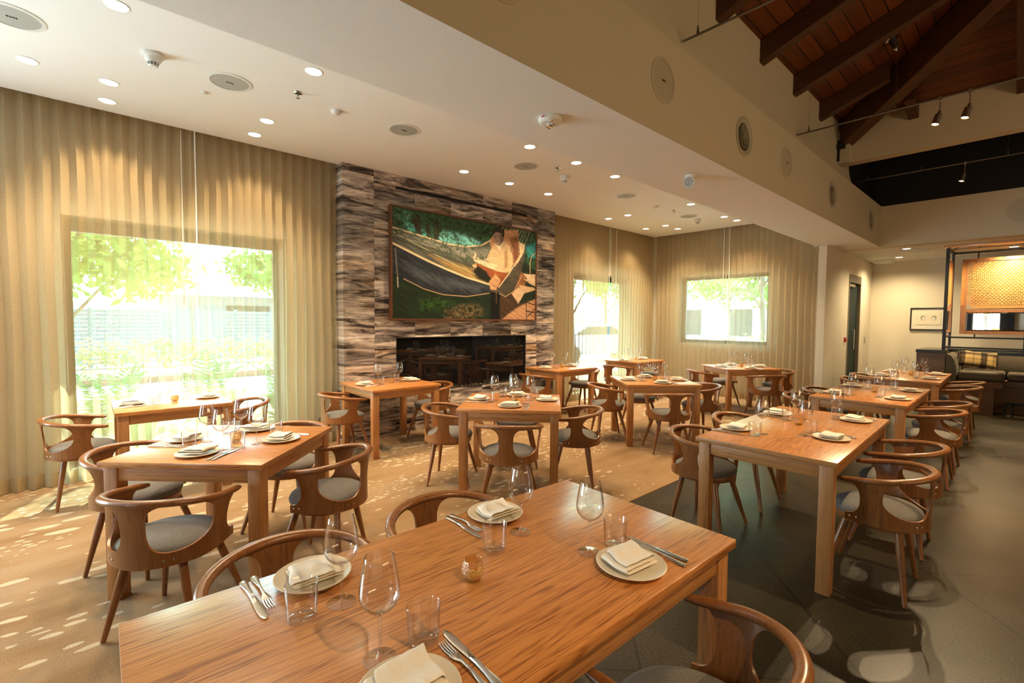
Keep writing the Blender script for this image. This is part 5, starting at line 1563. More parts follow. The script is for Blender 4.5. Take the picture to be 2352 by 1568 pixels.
b = MB(); b.lathe([(0.02, -0.055), (0.040, -0.045), (0.050, 0.035), (0.050, 0.045)], 28, M=Mx); b.build('lamp_head', M['white'], root)
b = MB(); b.lathe([(0.001, 0.046), (0.046, 0.0455)], 28, M=Mx, cap=False)
for k in range(10):
    a = 2 * PI * k / 10
    r_ = 0.032 if k < 7 else 0.013; a = 2 * PI * k / 7 if k < 7 else 2 * PI * (k - 7) / 3
    q = MB(); q.lathe([(0.010, 0.046), (0.006, 0.051), (0.001, 0.052)], 8, M=Mx @ Matrix.Translation((r_ * math.cos(a), r_ * math.sin(a), 0)))
    b.add(q.v, q.f)
b.build('lamp_leds', M['grille'], root)

# corridor ceiling: slot grille, small boxes, glossy wooden ceiling panel
root = empty('ceiling_register', (-1.42, 11.05, SZ)); tag(root, 'narrow slotted air register on the corridor ceiling', 'air vent')
b = MB(); b.box(-0.22, 0.22, -0.07, 0.07, -0.012, -0.0005); b.build('register_frame', M['white'], root, bevel=0.003)
b = MB()
for k in range(11): b.box(-0.18 + k * 0.034, -0.18 + k * 0.034 + 0.02, -0.035, 0.035, -0.0135, -0.0121)
b.build('register_slots', M['black'], root, smooth=False)
b = MB(); b.box(-2.25, -1.95, 12.20, 12.50, SZ - 0.06, SZ - 0.0005); o = b.build('ceiling_speaker_box', M['white'], bevel=0.01); tag(o, 'white box on the corridor ceiling above the light switch', 'box')
M['gloss'] = wood('glossy_maple', (0.62, 0.32, 0.15), (0.50, 0.24, 0.10), 'x', 0.12, 0.7, 0.2, 0.6)
b = MB(); b.box(-1.02, 2.6, 10.70, 11.20, SZ - 0.028, SZ - 0.0005); o = b.build('ceiling_panel', M['gloss'], bevel=0.003); tag(o, 'glossy wooden panel on the ceiling above the booth', 'ceiling panel')

# ================================================================== track rods with spotlights
def track(y, z, x0, x1, supports, heads, label):
    root = empty('track_rail', (x0, y, z)); tag(root, label, 'track rail', 'steel lighting rails')
    b = MB(); b.tube([(0, 0, 0), ((x1 - x0), 0, 0)], 0.0095, 8, up=(0, 1, 0)); b.build('rail_tube', M['rodsteel'], root)
    for x, zt in supports:
        b = MB(); b.tube([(x - x0, 0, 0), (x - x0, 0, 0.07)], [0.013, 0.005], 8); b.tube([(x - x0, 0, 0.07), (x - x0, 0, zt - z)], 0.0013, 4); b.build('support_cable', M['rodsteel'], root)
    for x, hot, lab in heads:
        h = empty('track_spotlight', (x, y, z - 0.012)); tag(h, lab, 'spotlight', 'nickel track spotlights')
        b = MB(); b.tube([(0, 0, 0.028), (0, 0, -0.012)], 0.014, 8); b.tube([(0, 0, -0.01), (0.0, 0, -0.13)], 0.005, 8); b.build('lamp_stem', M['nickel'], h)
        Mx = Matrix.Translation((0, 0, -0.12)) @ Vector((-0.22, -0.12, -0.95)).to_track_quat('Z', 'Y').to_matrix().to_4x4()
        b = MB(); b.lathe([(0.012, -0.01), (0.016, 0.02), (0.030, 0.028), (0.034, 0.125), (0.031, 0.128), (0.027, 0.110)], 20, M=Mx, cap=False); b.lathe([(0.001, 0.020), (0.028, 0.028)], 20, M=Mx, cap=False); b.build('lamp_can', M['nickel'], h)
        b = MB(); b.lathe([(0.001, 0.112), (0.027, 0.112)], 20, M=Mx, cap=False); b.build('lamp_bulb', M['lampw'] if hot else M['chrome'], h)
        if hot:
            add_light('track_beam', 'SPOT', Vector((x, y, z - 0.012)) + Mx @ Vector((0, 0, 0.13)), TRACK, (1.0, 0.72, 0.40), hot, spot_size=R(44 if y < 1 else (56 if y < 4 else 70)), spot_blend=0.6 if y < 1 else 0.4, shadow_soft_size=0.02)
track(3.65, 3.775, -1.98, 4.5, [(-1.86, 4.45), (-0.4, 5.0), (1.5, 5.6)], [(-0.40, (-0.25, 0.40, -3.0), 'nickel spotlight on the closest visible ceiling rail, out past the frame')], 'thin steel lighting rail near the top edge, across the first rafters')
track(0.90, 3.775, -1.98, 4.5, [(-1.2, 4.7), (1.5, 5.6)], [(1.15, (-2.05, -0.1, -3.0), 'nickel spotlight on the ceiling rail over the big front table')], 'thin steel lighting rail over the big front table')
track(6.43, 3.765, -1.98, 4.5, [(-1.86, 4.45), (-1.05, 4.6), (0.05, 5.0), (1.5, 5.6)], [(-0.695, (-0.2, -1.9, -3.0), 'brushed spotlight on the middle rail, closer to the diagonal beam'), (-0.478, (0.12, -2.1, -3.0), 'brushed spotlight on the middle rail, farther from the diagonal beam'), (0.5, (-0.1, 0.3, -3.0), 'nickel spotlight on the middle rail, off to the right')], 'thin steel lighting rail crossing in front of the diagonal beam')
track(9.30, 3.78, -1.98, 4.5, [(-1.83, 4.45), (-1.18, 4.45), (-0.29, 4.45)], [(-0.706, (0.15, -1.0, -3.0), 'brushed spotlight on the rail in the dark recess')], 'thin steel lighting rail inside the dark ceiling recess')
# pendant canopies fixed to the boards
def cone_lamp(x, y, z, tilt, lab):
    h = empty('ceiling_cone_lamp', (x, y, z)); h.rotation_euler = tilt; tag(h, lab, 'lamp', 'small metal cone lamps')
    b = MB(); b.lathe([(0.062, 0), (0.060, -0.01), (0.045, -0.016)], 24); b.build('lamp_canopy', M['chrome'], h)
    b = MB(); b.lathe([(0.036, -0.014), (0.034, -0.07), (0.026, -0.12), (0.022, -0.13)], 20); b.build('lamp_body', M['bronze'], h)
    b = MB(); b.lathe([(0.024, -0.128), (0.026, -0.14), (0.020, -0.143), (0.012, -0.165), (0.001, -0.167)], 16); b.build('lamp_nozzle', M['chrome'], h)
cone_lamp(-1.18, 6.85, rz_left(-1.18) - 0.002, (0, R(-19.8), 0), 'metal cone fitting on the boards left of the diagonal beam')
cone_lamp(-0.52, 7.3, E0 + ROOF_S * (8.44 - 7.3) - 0.002, (R(-19.8), 0, 0), 'metal cone fitting on the boards right of the diagonal beam')
b = MB(); b.lathe([(0.05, 0), (0.05, -0.10), (0.04, -0.11)], 16); o = b.build('recess_lamp', M['bronze']); o.location = (-0.62, 9.6, 4.458); tag(o, 'dark cylinder lamp hidden in the ceiling recess', 'lamp')

add_light('weave_wash', 'SPOT', (0.1, 11.35, SZ - 0.02), WEAVE, (1.0, 0.66, 0.25), (-0.35, 0.45, -0.7), spot_size=R(95), spot_blend=0.8, shadow_soft_size=0.03)

# ================================================================== booth with woven screen
YS0, YS1 = 10.95, 11.80
XP = -0.985
root = empty('woven_screen', (XP, YS1, 1.04)); tag(root, 'black framed divider with woven leather panels above the booth', 'divider')
b = MB()
def sq(a, c, w=0.035): b.bar(a, c, w, w, up=(0.01, 0.02, 1) if abs(c[2] - a[2]) < 1e-6 else (0, 1, 0))
sq((XP, YS0, 1.04), (XP, YS0, 2.79), 0.045); sq((XP, YS1, 1.04), (XP, YS1, 2.79)); sq((XP, YS0, 2.775), (XP, YS1, 2.775)); sq((XP, YS0, 1.27), (XP, YS1, 1.27)); sq((XP, YS0, 1.08), (XP, YS1, 1.08))
sq((XP, YS1, 2.775), (1.6, YS1, 2.775), 0.03); sq((XP, YS1, 1.245), (0.02, YS1, 1.245), 0.03); sq((XP, YS1, 1.06), (0.02, YS1, 1.06), 0.03)
sq((-0.66, YS1, 2.775), (-0.66, YS1, 2.66), 0.02); sq((-0.66, YS1, 1.245), (-0.66, YS1, 1.33), 0.02); sq((-0.04, YS0, 1.04), (-0.04, YS0, 1.34), 0.035); sq((-0.04, YS0, 1.245), (-0.04, YS1, 1.245), 0.03)
part(b, 'steel_frame', M['black'], root, smooth=False)
b = MB(); x0, x1 = -0.86, 1.2; zt, zb = 2.655, 1.31
fr_ = 0.075; yb = YS1 - 0.02
b.box(x0, x0 + fr_, yb, yb + 0.04, zb, zt); b.box(x1 - fr_, x1, yb, yb + 0.04, zb, zt)
b.box(x0 + fr_, x1 - fr_, yb, yb + 0.04, zt - 0.05, zt); b.box(x0 + fr_, x1 - fr_, yb, yb + 0.04, 1.70, 1.755); b.box(x0 + fr_, x1 - fr_, yb, yb + 0.04, zb, zb + 0.06)
part(b, 'wood_frame', M['walnut_z'], root, smooth=False)
# woven straps
def weave(u0, u1, v0, v1, du, dv, to3, wu=0.62, wv=0.62):
    b = MB()
    nu = int((u1 - u0) / du); nv = int((v1 - v0) / dv)
    T = 0.005
    for i in range(nu):       # vertical straps
        u = u0 + (i + 0.5) * du; w = du * wu / 2
        rows = []
        for k in range(nv * 2 + 1):
            v = v0 + k * dv / 2
            o = T * (0.0 if k % 2 == 0 else (1 if ((k // 2) + i) % 2 == 0 else -1))
            rows.append([to3(u - w, v, o), to3(u + w, v, o)])
        b.grid(rows)
    for j in range(nv):
        v = v0 + (j + 0.5) * dv; w = dv * wv / 2
        rows = []
        for k in range(nu * 2 + 1):
            u = u0 + k * du / 2
            o = -T * (0.0 if k % 2 == 0 else (1 if (j + (k // 2)) % 2 == 0 else -1))
            rows.append([to3(u, v - w, o), to3(u, v + w, o)])
        b.grid(rows)
    return b
DU, DV = 0.0248, 0.0285
wv = weave(x0 + fr_ + 0.06, x1 - fr_, 1.83, 2.60, DU, DV, lambda u, v, o: (u, YS1 - 0.005 + o, v), 0.60, 0.58)
# vertical straps carry on round the top rail, horizontal ones round the left stile
for i in range(int((x1 - fr_ - x0 - fr_ - 0.06) / DU)):
    u = x0 + fr_ + 0.06 + (i + 0.5) * DU
    wv.box(u - 0.0115, u + 0.0115, YS1 - 0.024, YS1 + 0.024, 2.63, 2.662); wv.box(u - 0.0115, u + 0.0115, YS1 - 0.008, YS1 + 0.008, 1.775, 1.815); wv.box(u - 0.0065, u + 0.0065, YS1 - 0.007, YS1 - 0.003, 2.60, 2.64); wv.box(u - 0.0065, u + 0.0065, YS1 - 0.007, YS1 - 0.003, 1.81, 1.84)
for j in range(int(0.77 / DV)):
    v = 1.83 + (j + 0.5) * DV
    wv.box(x0 - 0.002, x0 + fr_ * 0.55, yb - 0.003, yb + 0.043, v - 0.011, v + 0.011); wv.box(x0 + fr_ * 0.5, x0 + fr_ + 0.062, YS1 - 0.007, YS1 - 0.003, v - 0.008, v + 0.008)
part(wv, 'leather_weave', M['strap'], root, smooth=False)
b = MB(); b.box(XP - 0.012, XP + 0.012, YS0 + 0.06, YS1 - 0.06, 1.34, 1.39); b.box(XP - 0.012, XP + 0.012, YS0 + 0.06, YS1 - 0.06, 1.72, 1.80); b.box(XP - 0.012, XP + 0.012, YS0 + 0.06, YS0 + 0.12, 1.39, 2.62); b.box(XP - 0.012, XP + 0.012, YS1 - 0.12, YS1 - 0.06, 1.39, 2.62)
part(b, 'side_wood_frame', M['walnut_z'], root, smooth=False)
wv = weave(YS0 + 0.09, YS1 - 0.09, 1.84, 2.62, 0.045, 0.0335, lambda u, v, o: (XP + o, u, v), 0.9, 0.9)
part(wv, 'side_leather_weave', M['strap'], root, smooth=False)
b = MB(); b.box(x0 + fr_ + 0.01, x1 - fr_ - 0.01, YS1 - 0.005, YS1 + 0.003, zb + 0.07, 1.69)
part(b, 'bevelled_mirror', M['mirror'], root, smooth=False, bevel=0.0)
b = MB(); xa, xb, za, zc = x0 + fr_, x1 - fr_, zb + 0.06, 1.70; w = 0.022
b.add([(xa, yb + .012, za), (xb, yb + .012, za), (xb, yb + .012, zc), (xa, yb + .012, zc), (xa + w, YS1 - 0.0055, za + w), (xb - w, YS1 - 0.0055, za + w), (xb - w, YS1 - 0.0055, zc - w), (xa + w, YS1 - 0.0055, zc - w)], [(0, 1, 5, 4), (1, 2, 6, 5), (2, 3, 7, 6), (3, 0, 4, 7)])
part(b, 'mirror_bevel', M['mirror'], root, smooth=False)

root = empty('banquette', (-0.7, 11.3, 0)); tag(root, 'grey brown upholstered corner banquette on a walnut base', 'banquette')
b = MB(); b.box(-1.335, -0.955, 10.93, 12.0, 0.0, 0.985); part(b, 'end_cabinet', M['walnut'], root, smooth=False)
b = MB(); b.box(-1.345, -0.945, 10.91, 12.02, 0.987, 1.038); b.box(-0.945, 1.6, 11.72, 12.02, 0.987, 1.038); part(b, 'stone_cap', M['blackstone'], root, smooth=False, bevel=0.004)
b = MB(); b.box(-0.955, 1.6, 11.76, 12.0, 0.0, 0.985); b.box(-0.953, -0.26, 10.95, 11.76, 0.45, 0.545); b.box(-0.953, -0.35, 11.00, 11.76, 0, 0.45); b.box(-0.26, 1.6, 11.30, 11.76, 0.45, 0.545); b.box(-0.35, 1.6, 11.40, 11.76, 0, 0.45); part(b, 'seat_base', M['walnut'], root, smooth=False)
def cushion(x0, x1, y0, y1, z0, z1, r, name, parent, m=None):
    b = MB(); b.box(x0 + r * .3, x1 - r * .3, y0 + r * .3, y1 - r * .3, z0 + r * .3, z1 - r * .3)
    Mi = parent.location
    b.v = [tuple(Vector(p) - Mi) for p in b.v]
    o = b.build(name, m or M['bench'], parent)
    md = o.modifiers.new('b', 'BEVEL'); md.width = r; md.segments = 4
    dg = bpy.context.evaluated_depsgraph_get(); dg.update(); me = bpy.data.meshes.new_from_object(o.evaluated_get(dg)); o.modifiers.clear(); o.data = me
    for p in me.polygons: p.use_smooth = True
    return o
cushion(-0.80, -0.235, 10.91, 11.62, 0.545, 0.71, 0.035, 'seat_cushion', root)
cushion(-0.232, 1.6, 11.24, 11.62, 0.545, 0.70, 0.035, 'seat_cushion', root)
# side back: swells forward at the foot
b = MB(); rows = []
for y in (10.905, 10.93, 11.2, 11.5, 11.74):
    e = 0.012 if y < 10.92 else 0
    rows.append([(x - (e if x > -0.93 else 0), y, z - (e if z > 0.9 else 0)) for x, z in ((-0.943, 0.50), (-0.815, 0.50), (-0.800, 0.62), (-0.805, 0.75), (-0.830, 0.88), (-0.875, 0.965), (-0.915, 0.985), (-0.943, 0.98), (-0.943, 0.7), (-0.943, 0.50))])
b.grid(rows); b.add(rows[0][:-1], [tuple(range(9))])
part(b, 'side_backrest', M['bench'], root)
b = MB(); rows = []
for x in (-0.87, -0.3, 0.3, 1.0, 1.6):
    rows.append([(x, y, z) for y, z in ((11.757, 0.52), (11.64, 0.52), (11.60, 0.64), (11.605, 0.76), (11.635, 0.90), (11.69, 0.990), (11.72, 1.000), (11.716, 0.98), (11.757, 0.8), (11.757, 0.52))])
b.grid(rows); part(b, 'rear_backrest', M['bench'], root)

# plaid pillow
m_, nt, out = mat('yellow_plaid_cloth')
bb = pbsdf(nt, out, None, 0.9, spec=0.15)
t = N(nt, 'TexCoord'); sp = N(nt, 'SeparateXYZ'); Lk(nt, t.outputs['Object'], sp.inputs[0])
def band(src, centres, half):
    cur = None
    for c_, h_ in zip(centres, half):
        s_ = N(nt, 'Math', operation='SUBTRACT'); s_.inputs[1].default_value = c_; Lk(nt, src, s_.inputs[0])
        a_ = N(nt, 'Math', operation='ABSOLUTE'); Lk(nt, s_.outputs[0], a_.inputs[0])
        l_ = N(nt, 'Math', operation='LESS_THAN'); l_.inputs[1].default_value = h_; Lk(nt, a_.outputs[0], l_.inputs[0])
        if cur is None: cur = l_.outputs[0]
        else:
            q = N(nt, 'Math', operation='MAXIMUM'); Lk(nt, cur, q.inputs[0]); Lk(nt, l_.outputs[0], q.inputs[1]); cur = q.outputs[0]
    return cur
va = band(sp.outputs['X'], [-0.20, -0.06, 0.07, 0.19], [0.035, 0.003, 0.040, 0.003])
vb = band(sp.outputs['Z'], [0.10, -0.11, 0.0], [0.03, 0.022, 0.003])
sm_ = N(nt, 'Math', operation='ADD'); Lk(nt, va, sm_.inputs[0]); Lk(nt, vb, sm_.inputs[1])
dv_ = N(nt, 'Math', operation='MULTIPLY'); dv_.inputs[1].default_value = 0.5; Lk(nt, sm_.outputs[0], dv_.inputs[0])
rr = ramp(nt, dv_.outputs[0], [(0.0, (0.72, 0.50, 0.20)), (0.5, (0.14, 0.10, 0.06)), (1.0, (0.035, 0.025, 0.02))])
Lk(nt, rr.outputs[0], bb.inputs['Base Color'])
b = MB(); rows = []
def pil(u, v, sgn):
    w = (1 - abs(u) ** 3.2) * (1 - abs(v) ** 3.2)
    th = 0.062 * max(0, w) ** 0.55
    pin = 1 - 0.05 * (1 - abs(u)) * abs(v)
    return (u * 0.245 * (1 - 0.05 * (1 - v * v)), sgn * th, v * 0.145 * pin + 0.006 * math.sin(9 * u) * abs(v))
for sgn in (-1, 1):
    b.grid([[pil(-1 + 2 * i / 20, -1 + 2 * j / 14, sgn) for i in range(21)] for j in range(15)])
pl = b.build('plaid_pillow', m_, None, weld=0.0006)
for sx in (-1, 1):
    b = MB()
    rows = []
    for j in range(29):
        v = -1 + 2 * j / 28
        rows.append([(sx * 0.243, 0, v * 0.142), (sx * (0.255 + 0.006 * (j % 2)), 0.006 * (-1) ** j, v * 0.148)])
    b.grid(rows)
    b.build('pillow_ruffle', plain('dark_ruffle', (0.05, 0.035, 0.025), 0.9), pl)
pl.location = (-0.585, 11.39, 0.872); pl.rotation_euler = (R(-16), R(6), R(14))
tag(pl, 'yellow and black plaid pillow leaning in the corner of the banquette', 'pillow')

# black-topped ledge at the open end of the booth
root = empty('black_top_ledge', (-0.3, 11.3, 0)); tag(root, 'floating black stone ledge on a slim black frame beside the banquette', 'table')
b = MB(); b.box(-0.335, 0.7, 10.93, 11.18, 0.985, 1.038); part(b, 'ledge_top', M['blackstone'], root, smooth=False)
b = MB(); b.box(0.55, 0.65, 10.99, 11.12, 0.03, 0.985); b.box(0.52, 0.7, 10.95, 11.16, 0, 0.03); part(b, 'ledge_base', M['black'], root, smooth=False)
root = empty('booth_table_base', (-0.2, 11.0, 0)); tag(root, 'low black metal trestle on the floor before the banquette', 'trestle')
b = MB(); b.bar((-0.24, 11.0, 0.21), (0.5, 11.0, 0.21), 0.03, 0.05); b.bar((-0.22, 11.0, 0), (-0.22, 11.0, 0.21), 0.035, 0.035, (0, 1, 0)); b.bar((-0.13, 11.0, 0), (-0.13, 11.0, 0.21), 0.03, 0.03, (0, 1, 0)); b.bar((0.45, 11.0, 0), (0.45, 11.0, 0.21), 0.03, 0.03, (0, 1, 0))
part(b, 'trestle_frame', M['black'], root, smooth=False)

# ================================================================== what the mirror and the fireplace glass see: rear of the room
b = MB(); b.box(-2.2, -1.75, -5.98, -5.9, 0.6, 2.7); o = b.build('dark_drape', M['dark'], smooth=False); tag(o, 'dark drape beside the rear window, seen in the mirror', 'curtain')
b = MB(); b.box(-0.88, -0.45, -5.98, -5.9, 0.6, 2.7); o = b.build('dark_drape', M['dark'], smooth=False); tag(o, 'second dark drape beside the rear window, seen in the mirror', 'curtain')
b = MB(); b.box(-2.4, 0.6, -5.9, -5.4, 0.95, 1.0); b.box(-2.3, 0.5, -5.85, -5.45, 0, 0.95); o = b.build('rear_counter', M['walnut'], smooth=False); tag(o, 'walnut counter under the rear window', 'counter')
root = empty('table_lamp', (-1.0, -5.6, 1.0)); tag(root, 'table lamp with glowing amber shade, seen in the mirror', 'lamp')
b = MB(); b.lathe([(0.08, 0), (0.08, 0.015), (0.02, 0.03), (0.015, 0.12)], 20); b.build('lamp_base', M['bronze'], root)
b = MB(); b.lathe([(0.13, 0.10), (0.13, 0.30)], 28, cap=False); b.build('lamp_shade', emit('glowing_lamp_shade', (1.0, 0.55, 0.16), 2.2), root)
root = empty('dark_statuette', (-0.55, -5.6, 1.0)); tag(root, 'small dark bird shaped statuette on the rear counter, seen in the mirror', 'statuette')
b = MB(); b.lathe([(0.05, 0), (0.05, 0.02), (0.012, 0.05), (0.012, 0.14)], 16); b.lathe([(0.002, -0.17), (0.035, -0.12), (0.06, 0.0), (0.05, 0.08), (0.02, 0.14), (0.002, 0.15)], 16, M=Matrix.Translation((0, 0, 0.18)) @ Matrix.Rotation(R(90), 4, 'Y')); b.build('bird_body', M['black'], root)
# warm bar front on the unseen right side (shows faintly in the fireplace glass)
b = MB(); b.box(4.4, 5.0, 1.5, 4.2, 0, 1.1); o = b.build('bar_counter', M['chair'], smooth=False); tag(o, 'wooden bar counter reflected in the black fireplace glass', 'counter')
b = MB(); b.box(4.38, 4.40, 1.5, 4.2, 1.06, 1.085); o = b.build('bar_light_strip', emit('bar_strip', (1, 0.55, 0.2), 3.0), smooth=False); tag(o, 'glowing strip under the bar top, reflected in the fireplace glass', 'light')

# ================================================================== outdoors
M['pavement'] = plain('sunlit_pavement', (0.78, 0.77, 0.74), 0.85, noise=0.06, nscale=6)
M['soil'] = plain('garden_soil', (0.16, 0.12, 0.07), 0.95, noise=0.3, nscale=9)
b = MB(); b.box(-60, -6.2, -40, 60, -0.25, -0.1); struct(b.build('ground_pavement', M['pavement'], smooth=False))
b = MB(); b.box(-6.2, 30, 9.85, 60, -0.25, -0.1); struct(b.build('ground_pavement', M['pavement'], smooth=False))
b = MB(); b.box(-9.0, -6.25, -6, 12, -0.1, -0.04); struct(b.build('ground_bed', M['soil'], smooth=False))
b = MB(); b.box(-18.4, -14.4, -12, 22, -0.1, -0.03); struct(b.build('ground_bed', M['soil'], smooth=False))
M['curb'] = plain('red_brown_curb', (0.25, 0.12, 0.09), 0.8)
b = MB(); b.box(-14.5, -14.3, -12, 22, -0.1, 0.06); struct(b.build('ground_curb', M['curb'], smooth=False))

def leaf_mat(name, c0, c1, tl=0.35):
    m, nt, out = mat(name)
    oi = N(nt, 'NewGeometry')
    w = N(nt, 'TexNoise'); w.inputs['Scale'].default_value = 2.3; w.inputs['Detail'].default_value = 4
    Lk(nt, coords(nt, rnd=9.0), w.inputs['Vector'])
    r = ramp(nt, w.outputs['Fac'], [(0.35, c1), (0.65, c0)])
    d = N(nt, 'BsdfDiffuse'); t = N(nt, 'BsdfTranslucent'); Lk(nt, r.outputs[0], d.inputs['Color']); Lk(nt, r.outputs[0], t.inputs['Color'])
    mx = N(nt, 'MixShader'); mx.inputs[0].default_value = tl; Lk(nt, d.outputs[0], mx.inputs[1]); Lk(nt, t.outputs[0], mx.inputs[2]); Lk(nt, mx.outputs[0], out.inputs['Surface'])
    return m
M['leaf'] = leaf_mat('fresh_green_leaves', (0.30, 0.50, 0.12), (0.10, 0.24, 0.05))
M['leaf2'] = leaf_mat('bright_yellow_green_leaves', (0.45, 0.60, 0.16), (0.18, 0.34, 0.07))
M['hedge'] = leaf_mat('coppery_hedge_leaves', (0.72, 0.42, 0.28), (0.22, 0.36, 0.10))
M['fern'] = leaf_mat('fern_fronds', (0.12, 0.34, 0.10), (0.04, 0.16, 0.06))
M['bark'] = plain('grey_bark', (0.22, 0.18, 0.13), 0.9, noise=0.3, nscale=12)

def leaves(n, blobs, size, seed, flat=0.6):
    """n leaf blades scattered through ellipsoids (cx,cy,cz,rx,ry,rz)"""
    rg = random.Random(seed); b = MB()
    for i in range(n):
        c = blobs[rg.randrange(len(blobs))]
        while True:
            p = Vector((rg.uniform(-1, 1), rg.uniform(-1, 1), rg.uniform(-1, 1)))
            if p.length <= 1: break
        p = p * (0.55 + 0.45 * rg.random()) if p.length > 0.2 else p
        P = Vector((c[0] + p.x * c[3], c[1] + p.y * c[4], c[2] + p.z * c[5]))
        s = size * rg.uniform(0.6, 1.3)
        a = Vector((rg.uniform(-1, 1), rg.uniform(-1, 1), rg.uniform(-1, 1))).normalized(); q = a.cross(Vector((rg.uniform(-1, 1), rg.uniform(-1, 1), rg.uniform(-1, 1)))).normalized()
        b.add([P - a * s, P + q * s * 0.42, P + a * s, P - q * s * 0.42], [(0, 1, 2, 3)])
    return b
def tree(x, y, h, r, seed, m, label, n=2600, size=0.09):
    rg = random.Random(seed)
    root = empty('garden_tree', (x, y, -0.1)); tag(root, label, 'tree', 'trees outside the windows')
    b = MB()
    b.tube([(0, 0, 0), (0.05, 0.02, h * .25), (-0.04, 0.05, h * .55), (0.05, 0, h * .85)], [0.11, 0.09, 0.06, 0.025], 10)
    bl = []
    for k in range(9):
        a = rg.uniform(0, 2 * PI); rr = rg.uniform(0.2, 0.75) * r; z = h * rg.uniform(0.48, 0.98)
        e = (rr * math.cos(a), rr * math.sin(a), z)
        b.tube([(0.0, 0.03, z * 0.6), (e[0] * .5, e[1] * .5, z * .85), e], [0.035, 0.02, 0.008], 6)
        bl.append((e[0], e[1], e[2], r * 0.45, r * 0.45, h * 0.14))
    b.build('trunk', M['bark'], root)
    leaves(n, bl, size, seed).build('foliage', m, root, smooth=False)
tree(-10.8, -0.3, 5.0, 2.3, 1, M['leaf2'], 'leafy young tree outside the big window, on its left half', 7500, 0.11)
tree(-14.4, 4.6, 5.4, 2.5, 2, M['leaf'], 'tall green tree beyond the path outside the big window', 7500, 0.12)
tree(-8.6, 3.6, 3.6, 0.85, 3, M['leaf2'], 'slim climbing tree close to the right edge of the big window', 2600, 0.085)
tree(-17.5, -1.2, 6.5, 2.8, 4, M['leaf'], 'broad tree behind the hedge outside the big window', 6000, 0.15)
tree(-8.3, 9.6, 5.0, 1.2, 5, M['leaf2'], 'green tree outside the tall narrow window', 3600)
tree(-5.6, 15.5, 5.0, 2.0, 6, M['leaf2'], 'green tree outside the far square window, toward the corner', 3000)
tree(-9.0, 21.0, 6.0, 2.6, 7, M['leaf'], 'distant tree seen through the far windows', 3000, 0.13)
tree(-16.0, 21.5, 6.0, 2.6, 8, M['leaf'], 'tree behind the car outside the tall narrow window', 3000, 0.12)

def hedge(x, y0, y1, d, h, label, seed, axis='y'):
    root = empty('clipped_hedge', (x, (y0 + y1) / 2, -0.1) if axis == 'y' else ((y0 + y1) / 2, x, -0.1)); tag(root, label, 'hedge', 'hedges outside')
    L = (y1 - y0) / 2; rg = random.Random(seed)
    bl = []
    n = int(L * 2 / 0.5)
    for k in range(n + 1):
        q = -L + k * 0.5
        bl.append((0, q, h * 0.55, d / 2, 0.4, h * 0.5) if axis == 'y' else (q, 0, h * 0.55, 0.4, d / 2, h * 0.5))
    leaves(int(L * 2 * 420), bl, 0.065, seed).build('hedge_leaves', M['hedge'], root, smooth=False)
hedge(-15.6, -7, 12, 1.6, 1.15, 'coppery green hedge beyond the path outside the big window', 21)
hedge(14.2, -9.5, -3.5, 1.2, 1.3, 'flowering hedge outside the far square window', 22, 'x')
hedge(-8.2, 11.6, 14.4, 0.7, 0.7, 'leafy shrubs outside the tall narrow window', 23)

def fern(x, y, s, seed, label):
    rg = random.Random(seed)
    root = empty('garden_fern', (x, y, -0.05)); tag(root, label, 'fern', 'ferns below the big window')
    b = MB()
    for k in range(26):
        a = 2 * PI * k / 26 + rg.uniform(-.2, .2); L = s * rg.uniform(0.7, 1.1); up = rg.uniform(1.0, 2.0)
        prev = None
        for i in range(17):
            t = i / 16.0
            P = Vector((math.cos(a) * L * 0.5 * t, math.sin(a) * L * 0.5 * t, L * (up * t - 0.85 * t * t)))
            if prev is not None and i > 1:
                dr = (P - prev).normalized(); sd = dr.cross(Vector((0, 0, 1))).normalized(); w = L * 0.19 * math.sin(PI * min(1, t * 0.95 + 0.08))
                for sg in (-1, 1):
                    b.add([P, P + dr * L * 0.035 + sd * sg * w * 0.5 + Vector((0, 0, 0.01)), P + dr * L * 0.06 + sd * sg * w, P + dr * L * 0.01 + sd * sg * w * 0.45], [(0, 1, 2, 3)])
            prev = P
    b.build('fronds', M['fern'], root, smooth=False)
b = MB(); b.box(-5, 3, -14, -6.5, -0.25, -0.1); struct(b.build('ground_rear', M['soil'], smooth=False))
hedge(-9.5, -4.0, 2.0, 1.4, 1.5, 'flowering hedge outside the rear window, seen in the mirror', 24, 'x')
tree(-1.6, -11.8, 4.5, 1.6, 9, M['leaf'], 'tree outside the rear window, seen in the mirror', 1500)
for i, (x, y, s, w) in enumerate([(-6.72, -0.35, 0.8, 'at the left edge'), (-6.72, 0.42, 0.75, 'left of centre'), (-6.72, 1.18, 0.8, 'right of centre'), (-6.75, 1.98, 0.85, 'at the right edge'), (-7.6, 0.15, 0.95, 'behind the others, left'), (-7.7, 1.2, 0.95, 'behind the others, middle'), (-7.7, 2.25, 1.0, 'behind the others, right')]):
    fern(x, y, s, 40 + i, 'arching green fern below the big window, ' + w)
